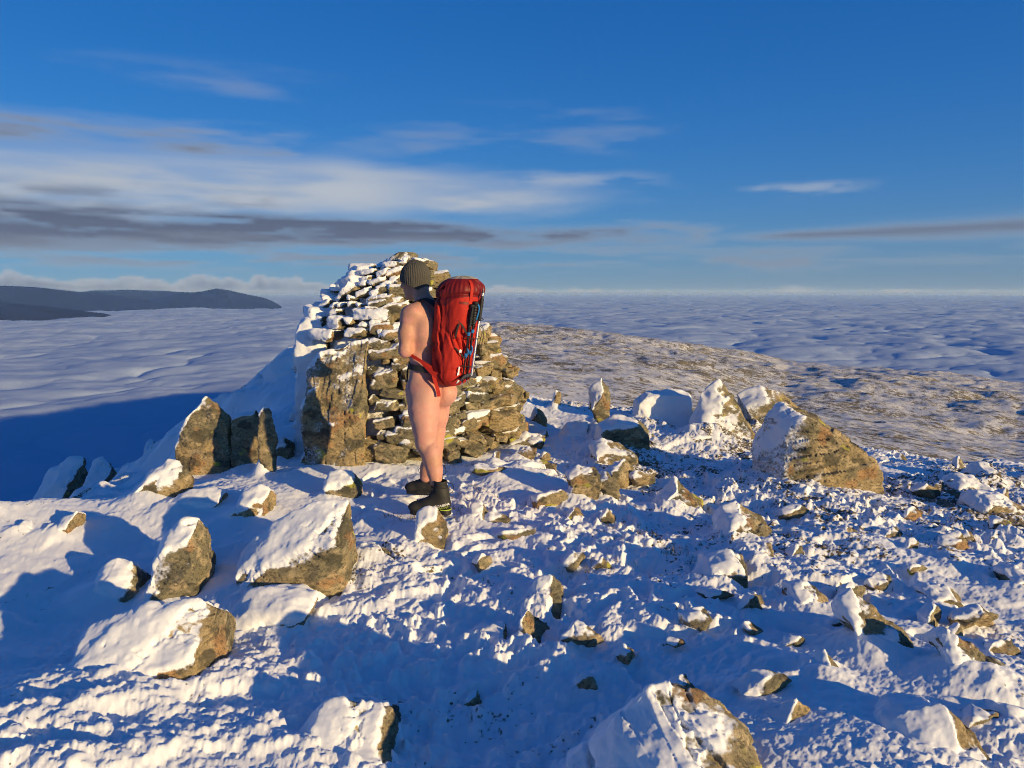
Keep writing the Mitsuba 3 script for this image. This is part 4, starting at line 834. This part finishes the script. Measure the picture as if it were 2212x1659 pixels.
gath = np.exp(-((zz - 1.66) / .05) ** 2) * .0016 * np.sin(aa * 31 + 3 * fbm(wq * 2, 2, 8))
v, f = grid_mesh(pack_pt(zz, aa, wr + gath), True)
if ((v - v.mean(0)) * vnormals(v, f)).sum(1).mean() < 0: f = f[:, ::-1]
fz = v[f][:, :, 2].mean(1); fa = (v[f].mean(1) - O) @ LV; ff = (v[f].mean(1) - O) @ FV
lidz = 1.545 + .05 * sstep(.02, -.12, ff + .28) * 0 + np.interp(aa.ravel()[f].mean(1), [0, .5, 1.2, 1.6, 2.2, 3.1, 6.3], [.035, .045, .03, -.02, -.012, 0, .03])
grey = (fz > 1.712) & (ff > -.42)
lid = (fz > lidz) & ~grey; body = ~lid & ~grey


def submesh(v, f, sel):
    ids, inv = np.unique(f[sel], return_inverse=True); return v[ids], inv.reshape(-1, 3)


scene['backpack'] = mikit.ply(submesh(v, f, body), 'red_fabric', smooth=True)
scene['backpack__lid'] = mikit.ply(submesh(v, f, lid), 'dark_red_fabric', smooth=True); labels['backpack__lid'] = {'label': 'darker red drawstring top'}
scene['backpack__top_panel'] = mikit.ply(submesh(v, f, grey), 'grey_fabric', smooth=True); labels['backpack__top_panel'] = {'label': 'pale grey top'}
tag('backpack', 'big red climbing rucksack on the hiker back, scuffed white patches near its base', 'backpack')


def pk(z, a, off=.004): return pack_pt(np.array([z]), np.array([a]), np.array([off]))[0]
def pnorm(z, a): w = pk(z, a, .05) - pk(z, a, 0); return w / np.linalg.norm(w)
def numbered_part(k): return numbered(k)


def webbing(key, pts, nrm, w, mat, label=None, n=26):
    pts = spline(pts, n); nr = np.asarray(nrm, float)
    if nr.ndim == 2: nr = np.array([np.interp(np.linspace(0, 1, n), np.linspace(0, 1, len(nr)), nr[:, c]) for c in range(3)]).T
    key = numbered(key); scene[key] = mikit.ply(ribbon(pts, nr, w, .003), mat, smooth=30)
    if label: labels[key] = {'label': label}


# shoulder straps over both shoulders and down the chest, back to the pack's foot under the arm
for s in (1, -1):
    top = [B(-.17, s * .085, 1.50), B(-.10, s * .085, 1.545), B(-.02, s * .088, 1.572), B(.06, s * .09, 1.548), B(.135, s * .092, 1.47), B(.172, s * .10, 1.36), B(.158, s * .13, 1.25)]
    nr = [(FV * a + ZV * b + LV * s * .2) for a, b in ((-.8, .6), (-.5, .9), (0, 1), (.5, .85), (.9, .3), (1, 0), (.95, -.1))]
    webbing('backpack__shoulder_strap', top, np.array(nr), .062, 'black_fabric', n=40)
    low = [B(.150, s * .135, 1.25), B(.085, s * .172, 1.20), B(-.02, s * .166, 1.145), B(-.11, s * .135, 1.09), B(-.19, s * .12, 1.05)]
    webbing('backpack__lower_strap', low, np.array([FV, FV * .6 + LV * s, LV * s, LV * s - FV * .3, LV * s - FV * .5]), .024, 'red_fabric')
# black hip belt and its hanging end, red side fin, red strap end hanging over the buttock
ring = [(.142, .0), (.12, .09), (.05, .152), (-.03, .152), (-.10, .13), (-.17, .12)]
for s in (1, -1):
    pts = [B(a, s * b, 1.105 - .01 * i) for i, (a, b) in enumerate(ring)]
    webbing('backpack__hip_belt', pts, np.array([FV * (1 - i / 2.5) + LV * s * (.2 + (i if i < 3 else 5 - i) / 2.5) for i in range(6)]), .042, 'black_fabric', n=32)
    webbing('backpack__hip_fin', [B(-.045, s * .158, 1.125), B(-.10, s * .148, 1.075), B(-.155, s * .14, 1.04), B(-.2, s * .12, 1.03)], LV * s - FV * .3, [.02] * 4 + list(np.linspace(.02, .042, 22)), 'red_fabric')
webbing('backpack__strap_end', [B(-.135, .135, 1.05), B(-.150, .142, 1.0), B(-.165, .135, .945), B(-.172, .128, .882)], LV - FV * .9, .027, 'red_fabric', 'red strap end hanging down')
webbing('backpack__belt_end', [B(.135, .06, 1.10), B(.145, .075, 1.03), B(.14, .085, .95), B(.135, .085, .90)], FV + LV * .3, .026, 'black_fabric')
webbing('backpack__lid_strap', [pk(1.70, .55, .006), pk(1.64, .52, .010), pk(1.60, .52, .010), pk(1.56, .50, .008)], pnorm(1.62, .52), .022, 'red_fabric')
# zip of the lid pocket, white tags and scuffs, haul loop
webbing('backpack__zip', [pk(1.548, .98, .005), pk(1.546, .85, .006), pk(1.544, .70, .006), pk(1.542, .58, .005)], pnorm(1.545, .75), .018, 'dark_red_fabric')
for z, a, h, wd in ((1.21, .66, .022, .016), (1.075, .62, .05, .010), (1.047, .63, .014, .016), (.99, .52, .022, .014)):
    w = pk(z, a, .006); nn = pnorm(z, a)
    webbing('backpack__tag', [pk(z + h / 2, a, .007), pk(z, a + .02, .009), pk(z - h / 2, a + .01, .007)], nn, wd, 'white_print', n=8)
webbing('backpack__side_strap', [pk(1.43, .95, .004), pk(1.405, .80, .006), pk(1.36, .62, .012), pk(1.32, .42, .016)], pnorm(1.38, .7), .010, 'black_fabric')
webbing('backpack__side_strap', [pk(1.30, .98, .006), pk(1.36, .93, .012), pk(1.405, .88, .010)], pnorm(1.36, .93), .012, 'black_fabric')
webbing('backpack__side_strap', [pk(1.235, .92, .004), pk(1.21, .75, .006), pk(1.175, .55, .012), pk(1.15, .40, .016)], pnorm(1.2, .7), .009, 'black_fabric')

# two folded walking poles strapped to the back of the pack
AX = {}


def pole(a, b, label, blue):
    key = numbered('trekking_pole'); d = b - a; L = np.linalg.norm(d); d /= L
    def at_(t): return a + d * L * t
    scene[key] = mikit.ply(tube([at_(.30), at_(.6), at_(.62), at_(1.0)], [.0078, .0078, .0068, .0062], 10), 'black_plastic', smooth=40)
    tg = np.linspace(0, .30, 40); rg = .0135 + .0025 * np.sin(tg * 190) * (tg > .05) + .006 * np.exp(-((tg - .015) / .02) ** 2)
    scene[key + '__grip'] = mikit.ply(tube([at_(t) for t in tg], rg, 12), 'rubber', smooth=True)
    for j, t in enumerate((.36, .63)):
        scene[key + ('__clamp' if j == 0 else f'__clamp_{j:03d}')] = mikit.ply(tube([at_(t - .012), at_(t - .008), at_(t + .03), at_(t + .034)], [.009, .0125, .0125, .009], 10), 'blue_plastic', smooth=40)
    scene[key + '__tip'] = mikit.ply(tube([at_(.97), at_(1.0), at_(1.05)], [.006, .005, .002], 8), 'metal', smooth=True)
    scene[key + '__basket'] = mikit.ply(tube([at_(.93), at_(.935), at_(.945)], [.010, .026, .024], 14), 'black_plastic', smooth=30)
    side = np.cross(d, FV); lo_ = [at_(.02), at_(.06) - FV * .018 + side * blue * .018, at_(.16) - FV * .016 + side * blue * .022, at_(.24) - FV * .010 + side * blue * .012, at_(.28)]
    pts = spline(lo_, 20); scene[key + '__wrist_strap'] = mikit.ply(ribbon(pts, -FV, .015, .002), 'blue_plastic' if blue > 0 else 'black_fabric', smooth=30)
    sh = [at_(.55), at_(.57) - FV * .012, at_(.66) - FV * .01, at_(.7)]; scene[key + '__lower_strap'] = mikit.ply(ribbon(spline(sh, 12), -FV, .012, .002), 'blue_plastic', smooth=30)
    tag(key, label, 'trekking pole')


pole(pk(1.555, .30, .024), pk(1.0, .10, .030), 'black folded trekking pole with blue clamps, beside the ice axe on the rucksack', 1)
pole(pk(1.535, .46, .024), pk(.985, .34, .030), 'black folded trekking pole on the rucksack, the one farther from the ice axe', -1)
# ice axe upside down behind them: silver shaft, black sleeve and spike up, head at the foot
a, b = pk(1.645, -.02, .034), pk(1.03, -.05, .034); d = b - a; L = np.linalg.norm(d); d /= L; e1 = LV - d * (d @ LV); e1 /= np.linalg.norm(e1)
P_ = lambda t: a + d * L * t
scene['ice_axe'] = mikit.ply(tube([P_(.05), P_(.5), P_(1.0)], .0105, 12), 'metal', smooth=40)
scene['ice_axe__sleeve'] = mikit.ply(tube([P_(.115), P_(.12), P_(.36), P_(.365)], [.012, .0142, .0142, .012], 12), 'rubber', smooth=40)
scene['ice_axe__spike'] = mikit.ply(tube([P_(-.01), P_(.03), P_(.085), P_(.115)], [.002, .008, .011, .0115], 10), 'steel', smooth=True)
pick = [P_(1.0) - e1 * .06, P_(1.005) - e1 * .03, P_(1.0), P_(.99) + e1 * .04, P_(1.0) + e1 * .09, P_(1.04) + e1 * .13]
scene['ice_axe__head'] = mikit.ply(ribbon(spline(pick, 24), FV, list(np.interp(np.linspace(0, 1, 24), [0, .2, .45, .8, 1], [.05, .03, .024, .018, .006])), .007), 'steel', smooth=30)
scene['ice_axe__leash'] = mikit.ply(trimesh.util.concatenate([tube(spline([P_(.42), P_(.43) + e1 * .0 + [.02, 0, .01], P_(.46) + [.04, -.01, .0], P_(.60) + [.045, -.01, 0], P_(.72) + [.05, 0, -.0]], 24), .0022, 6), tube(spline([P_(.42), P_(.44) + [.025, 0, .0], P_(.50) + [.035, -.01, .0], P_(.66) + [.042, -.01, 0]], 24), .0022, 6)]), 'black_fabric', smooth=True)
labels['ice_axe__leash'] = {'kind': 'stuff'}
tag('ice_axe', 'ice axe with a silver shaft and black sleeve, spike up at the rucksack outer edge', 'ice axe')
for z in (1.43, 1.30, 1.10):                              # elastic that holds poles and axe
    m_ = [pk(z + .01, .55, .006), pk(z, .30, .035), pk(z - .005, .02, .060), pk(z, -.28, .035), pk(z + .01, -.5, .006)]
    key = numbered('backpack__elastic_cord'); scene[key] = mikit.ply(tube(spline(m_, 24), .0028, 6), 'black_fabric', smooth=True)


# ---------------------------------------------------------------- small stones poking out of the snow
rs = np.random.RandomState(11)
nsm = 0
while nsm < 75:
    u, v_ = rs.uniform(0, 2212), rs.uniform(930, 1640) if rs.rand() < .75 else rs.uniform(880, 1150)
    if u < 900 and v_ < 1050: continue
    if u < 1000 and (rs.rand() < .75 or v_ > 1300): continue
    t = ground_hit(u, v_)
    if t is None or t > 13 or (820 < u < 1010 and 1000 < v_ < 1180): continue
    c = CAM + ray(u, v_) * t; s = rs.uniform(.03, .085) * (1 + .05 * t) * (1.7 if rs.rand() < .12 else 1)
    pts = rs.normal(0, 1, (13, 3)); pts /= np.linalg.norm(pts, axis=1, keepdims=True)
    a = rs.uniform(-.3, 1.0); R = np.array([[math.cos(a), -math.sin(a), 0], [math.sin(a), math.cos(a), 0], [0, 0, 1]])
    pts = (pts * np.array([1.4, .9, .95]) * s) @ R.T + c + [0, 0, .015]
    tone = rs.uniform(.2, .9)
    v, f, mask = rock_mesh(pts, max(.008, t * 1.6 / FPX), 4000 + nsm, .62, .012, 1.0, None, SDIR, 1, tone)
    key = numbered('stone'); emit_rock(key, v, f, mask, tone, False); nsm += 1
    where = ('in the left foreground' if v_ > 1250 else 'in the left middle ground') if u < 850 else (('at the bottom centre' if v_ > 1400 else 'in the middle of the snowfield') if u < 1450 else ('in the right foreground' if v_ > 1300 else 'on the right of the plateau' if v_ > 1050 else 'far back on the right of the plateau'))
    look = 'tan' if tone < .45 else 'dark'; lab = f'small {look} stone poking out of the snow {where}'
    tag(key, lab, 'stone', f'small {look} stones {where}')

# ---------------------------------------------------------------- summit ground: trodden, wind-crusted snow
FEET = [(-.62, 5.42), (-.75, 5.42), (-.70, 5.8)]


def smooth_area(x, y):
    """where the drift lies untrodden and smooth (left side and hollows)"""
    n = fbm(np.stack([x / 1.7, y / 1.7, x * 0], -1), 3, 51)
    return np.clip(sstep(.46, .62, n + .24 * sstep(-.3, -1.8, x) - .05 * sstep(.5, 2, x)), 0, 1)


def detail(x, y, r):
    p = np.stack([x, y, np.zeros_like(x)], -1); sm = smooth_area(x, y)
    rough = 1 - .82 * sm
    w = np.stack([(fbm(p / .5, 3, 60) - .5), (fbm(p / .5, 3, 61) - .5), np.zeros_like(x)], -1)
    a = .17 * (fbm(p / 1.25, 3, 1) - .5)
    n1 = fbm((p + w * .25) / .42, 4, 2); b = .065 * (n1 - .5) * (.45 + .55 * rough)
    lum = np.abs(2 * fbm((p + w * .1) / .17, 3, 4) - 1); c = .036 * (np.minimum(lum, .55) - .25) * rough
    cl = sstep(.55, .72, fbm((p + w * .05) / .075, 3, 6)); d = .034 * cl * rough * sstep(.38, .6, noise(p / .6, 9)) + .020 * (np.abs(2 * fbm(p / .065, 3, 16) - 1) - .25) * rough
    k = fbm(p / .028, 3, 7); e = (.024 * (k - .5) + .008 * (fbm(p / .012, 2, 17) - .5)) * (.35 + .65 * rough)
    rip = 0 * .004 * np.sin((p[..., 0] * .75 + p[..., 1] * 1.9 + w[..., 0] * 1.5) * 2 * np.pi / .11) * sstep(.5, .7, noise(p / .8, 33)) * rough
    lip = .034 * sstep(.50, .56, fbm((p * np.array([.8, 1.3, 1]) + w * .2) / .6, 3, 13)) * (.4 + .6 * rough)      # broken crust steps
    return a + b + c + d + e + rip + lip, sm, k, n1


def near_ground(r, th):
    R, TH = np.meshgrid(r, th, indexing='ij'); x, y = R * np.sin(TH), R * np.cos(TH)
    z = H(x, y); dz, sm, k, n1 = detail(x, y, R)
    quiet = np.ones_like(x)
    for fx, fy in FEET: quiet *= 1 - .85 * np.exp(-((x - fx) ** 2 + (y - fy) ** 2) / .03)
    z = z + dz * quiet
    bnk = np.zeros_like(x)
    for bx, by, br, bh in banks:
        d2 = ((x - bx) ** 2 + (y - by) ** 2) / br ** 2
        sel = d2 < 6; bnk[sel] = np.maximum(bnk[sel], bh * np.exp(-1.4 * d2[sel]))
    z = z + bnk
    left = sstep(-2.7, -4.6, x - .10 * (y - 6)) * sstep(5.5, 8.0, R)      # craggy drop to the left
    cq = np.stack([x, y, 0 * x], -1); cr_ = np.abs(2 * fbm(cq / 2.3, 4, 140) - 1)
    z = z + left * (1.7 * (fbm(cq / 2.4, 5, 141) - .5) + 1.1 * (.3 - cr_) + .4 * (fbm(cq / .5, 4, 142) - .5))
    rf = np.random.RandomState(8)
    for _ in range(150):                                   # boot prints
        fx, fy, a = rf.uniform(-1.4, 3.8), rf.uniform(2.9, 8.0), rf.uniform(0, np.pi); 
        sel = np.nonzero((np.abs(x - fx) < .35) & (np.abs(y - fy) < .35))
        if not len(sel[0]): continue
        dx, dy = x[sel] - fx, y[sel] - fy; p, q = dx * math.cos(a) + dy * math.sin(a), -dx * math.sin(a) + dy * math.cos(a)
        d = np.sqrt((p / .15) ** 2 + (q / (.05 + .012 * np.sin(p * 14))) ** 2) + (fbm(np.stack([x[sel] / .07, y[sel] / .07, 0 * dx], -1), 3, 160) - .5) * .7
        z[sel] += -.036 * (1 - sstep(.65, 1.15, d)) + .006 * np.exp(-((d - 1.3) / .25) ** 2)
    steep = 0
    P = np.stack([x, y, np.zeros_like(x)], -1)
    bare = fbm(P / .9, 3, 70) * .55 + fbm(P / .12, 3, 71) * .55 - sm * .25 + .12 * sstep(.2, 1.4, x) * sstep(3.5, 5.5, R) - .12 * (1 - sstep(3, 5, R)) + left * .22 * sstep(.3, .05, cr_)
    return np.stack([x, y, z], -1), np.clip(bare - .21, 0, 1)


th = np.radians(np.linspace(-39, 39, 1010))
P, bare = near_ground(np.exp(np.linspace(math.log(1.55), math.log(26.5), 720)), th)
v, f = grid_mesh(P); f = f[:, ::-1]
n = vnormals(v, f)
if n[:, 2].mean() < 0: f = f[:, ::-1]
struct('snowy_ground', mikit.ply((v, f), 'ground_snow', smooth=True, uv=np.stack([bare.ravel(), bare.ravel() * 0], 1)))
# the rest of the summit round the camera, coarser
th = np.radians(np.linspace(39, 321, 420))
P, bare = near_ground(np.exp(np.linspace(math.log(.25), math.log(26.5), 200)), th)
v, f = grid_mesh(P); f = f[:, ::-1]
th2 = np.radians(np.linspace(-39, 39, 120)); P2, bare2 = near_ground(np.exp(np.linspace(math.log(.25), math.log(1.55), 60)), th2)
v2, f2 = grid_mesh(P2); f2 = f2[:, ::-1]
v, f, bb_ = np.vstack([v, v2]), np.vstack([f, f2 + len(v)]), np.r_[bare.ravel(), bare2.ravel()]
if vnormals(v, f)[:, 2].mean() < 0: f = f[:, ::-1]
struct('summit_snow', mikit.ply((v, f), 'ground_snow', smooth=True, uv=np.stack([bb_, bb_ * 0], 1)))

# withered grass standing through the thin snow
rg = np.random.RandomState(21); gv, gf = [], []
gr_, gt_ = rg.uniform(4.3, 10.5, 9000), np.radians(rg.uniform(-10, 34, 9000)); gx_, gy_ = gr_ * np.sin(gt_), gr_ * np.cos(gt_)
ok = fbm(np.stack([gx_ / .4, gy_ / .4, 0 * gx_], -1), 3, 150) > .60; gx_, gy_, gr_ = gx_[ok][:900], gy_[ok][:900], gr_[ok][:900]
gz_ = H(gx_, gy_) + detail(gx_, gy_, gr_)[0]
for x, y, z in zip(gx_, gy_, gz_):
    for _ in range(rg.randint(3, 8)):
        a, ln, be = rg.uniform(0, 2 * np.pi), rg.uniform(.015, .042), rg.uniform(.01, .04); w = .0022
        p0 = np.array([x + rg.uniform(-.035, .035), y + rg.uniform(-.035, .035), z - .01]); dr_ = np.array([math.cos(a), math.sin(a), 0]); sd = np.array([-dr_[1], dr_[0], 0]) * w
        k = 5 * len(gv); m_ = p0 + dr_ * be * .35 + [0, 0, ln * .6]; gv.append([p0 - sd, p0 + sd, m_ - sd * .8, m_ + sd * .8, p0 + dr_ * be + [0, 0, ln]]); gf.append(np.array([[0, 1, 2], [1, 3, 2], [2, 3, 4]]) + k)
struct('dead_grass', mikit.ply((np.array(gv).reshape(-1, 3), np.vstack(gf)), 'grass'), 'withered grass blades standing through the thin snow on the right', 'stuff')
labels['dead_grass']['category'] = 'grass'

# ---------------------------------------------------------------- the mountain's flanks and the broad shoulder to the right


def flank(r, th, seed=0):
    R, TH = np.meshgrid(r, th, indexing='ij'); x, y = R * np.sin(TH), R * np.cos(TH)
    z = H(x, y); p = np.stack([x, y, np.zeros_like(x)], -1)
    g = sstep(24, 60, R) * (1 - .0 * R)
    amp = np.clip(R / 300, .15, 1.2)
    w = np.stack([fbm(p / 60, 3, 80) - .5, fbm(p / 60, 3, 81) - .5, 0 * x], -1) * 40
    z = z + g * (amp * 7 * (fbm((p + w) / 95, 4, 82) - .5) + amp * 3.4 * (np.abs(2 * fbm((p + w * .5) / 32, 4, 83) - 1) - .3) + amp * 1.5 * (fbm(p / 9, 3, 84) - .5)) + np.minimum(.4, .05 + R / 400) * (fbm(p / 2.2, 3, 85) - .5) * sstep(24, 30, R)
    crag = sstep(.5, .62, fbm((p + w * .3) / np.array([26, 26, 1]), 4, 86)) * sstep(-.05, -.35, TH) * sstep(8, 30, R)
    z = z + crag * np.clip(R * .09, .3, 7) * (.5 + noise(p / 5, 87))
    z = np.where(R < 30, z - .25 * (1 - sstep(24, 30, R)), z)
    st = fbm(np.stack([(x * .55 + y * .83) / 60, (x * .83 - y * .55) / 400, 0 * x], -1), 3, 88)
    gr = np.gradient(z, axis=0) / np.maximum(np.gradient(R, axis=0), 1e-6); gt = np.gradient(z, axis=1) / np.maximum(R * np.gradient(TH, axis=1), 1e-6)
    return np.stack([x, y, z], -1), np.clip(.5 * np.clip(st * 2 - .5, 0, 1) + 1.1 * (np.hypot(gr, gt) - .16), 0, 1)


P, st = flank(np.exp(np.linspace(math.log(24), math.log(3800), 620)), np.radians(np.linspace(-38, 38, 720)))
v, f = grid_mesh(P); f = f[:, ::-1]
if vnormals(v, f)[:, 2].mean() < 0: f = f[:, ::-1]
struct('mountain_slopes', mikit.ply((v, f), 'hillside', smooth=True, uv=np.stack([st.ravel(), st.ravel()], 1)))
P, st = flank(np.exp(np.linspace(math.log(24), math.log(3800), 150)), np.radians(np.linspace(38, 322, 300)))
v, f = grid_mesh(P); f = f[:, ::-1]
if vnormals(v, f)[:, 2].mean() < 0: f = f[:, ::-1]
struct('mountain_slopes_behind', mikit.ply((v, f), 'hillside', smooth=True, uv=np.stack([st.ravel(), st.ravel()], 1)))

# ---------------------------------------------------------------- sea of cloud below, far fells
CZ = -300.0


def cloud_sheet(r, th):
    R, TH = np.meshgrid(r, th, indexing='ij'); x, y = R * np.sin(TH), R * np.cos(TH); p = np.stack([x, y, 0 * x], -1)
    w = np.stack([fbm(p / 900, 3, 90) - .5, fbm(p / 900, 3, 91) - .5, 0 * x], -1) * 500
    fade = np.clip(9000 / R, .35, 1)
    bil = lambda q, s: np.sqrt(np.abs(2 * fbm(q, 3, s) - 1) + .02)
    z = CZ + 70 * (fbm((p + w) / 1300, 4, 92) - .5) + 42 * (bil((p + w * .6) / 560, 93) - .45) + 11 * fade * (bil((p + w * .4) / 190, 94) - .45) + sstep(9000, 20000, R) * 70 * (fbm(p / 5200, 4, 95) - .5)
    return np.stack([x, y, z], -1)


P = cloud_sheet(np.exp(np.linspace(math.log(700), math.log(90000), 700)), np.radians(np.linspace(-40, 40, 640)))
v, f = grid_mesh(P); f = f[:, ::-1]
if vnormals(v, f)[:, 2].mean() < 0: f = f[:, ::-1]
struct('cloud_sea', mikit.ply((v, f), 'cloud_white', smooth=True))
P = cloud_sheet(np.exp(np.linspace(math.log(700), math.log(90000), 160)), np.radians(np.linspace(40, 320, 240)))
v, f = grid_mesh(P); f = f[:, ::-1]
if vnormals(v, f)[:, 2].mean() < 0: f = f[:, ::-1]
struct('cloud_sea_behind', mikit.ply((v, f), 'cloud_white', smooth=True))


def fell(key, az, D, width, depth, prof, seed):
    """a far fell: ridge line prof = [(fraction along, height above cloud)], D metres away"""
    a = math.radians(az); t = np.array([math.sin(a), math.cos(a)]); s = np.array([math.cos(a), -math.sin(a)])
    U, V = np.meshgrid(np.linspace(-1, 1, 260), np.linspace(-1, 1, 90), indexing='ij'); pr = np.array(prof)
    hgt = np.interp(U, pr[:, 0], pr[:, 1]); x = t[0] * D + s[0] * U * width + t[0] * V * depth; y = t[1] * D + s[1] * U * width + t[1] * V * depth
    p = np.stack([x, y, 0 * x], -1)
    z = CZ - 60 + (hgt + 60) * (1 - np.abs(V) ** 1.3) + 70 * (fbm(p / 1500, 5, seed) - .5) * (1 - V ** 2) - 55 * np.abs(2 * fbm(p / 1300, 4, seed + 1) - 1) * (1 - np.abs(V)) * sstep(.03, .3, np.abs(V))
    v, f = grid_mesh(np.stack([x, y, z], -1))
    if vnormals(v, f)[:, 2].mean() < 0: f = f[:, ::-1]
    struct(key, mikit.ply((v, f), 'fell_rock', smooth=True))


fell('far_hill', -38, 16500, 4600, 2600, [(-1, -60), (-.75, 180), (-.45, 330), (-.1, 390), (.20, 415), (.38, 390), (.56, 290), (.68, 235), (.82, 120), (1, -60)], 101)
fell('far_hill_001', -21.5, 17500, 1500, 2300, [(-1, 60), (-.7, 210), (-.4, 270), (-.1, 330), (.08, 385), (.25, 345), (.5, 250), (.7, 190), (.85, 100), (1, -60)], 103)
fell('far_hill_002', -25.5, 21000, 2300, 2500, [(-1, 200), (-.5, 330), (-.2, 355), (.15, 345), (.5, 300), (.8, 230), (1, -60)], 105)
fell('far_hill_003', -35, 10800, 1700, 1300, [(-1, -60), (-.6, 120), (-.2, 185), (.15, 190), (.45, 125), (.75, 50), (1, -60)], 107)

# ---------------------------------------------------------------- the air
scene['air'] = {'type': 'homogeneous', 'albedo': {'type': 'rgb', 'value': [.95, .95, .95]}, 'sigma_t': {'type': 'rgb', 'value': [.6e-5, 1.2e-5, 2.6e-5]}}
scene['haze'] = {'type': 'cube', 'to_world': T().translate([0, 0, -250]).scale([93000, 93000, 412]), 'bsdf': {'type': 'null'}, 'interior': {'type': 'ref', 'id': 'air'}}
labels['haze'] = {'kind': 'stuff', 'label': 'thin blue air over the sea of cloud', 'category': 'haze'}
scene['camera']['medium'] = {'type': 'ref', 'id': 'air'}
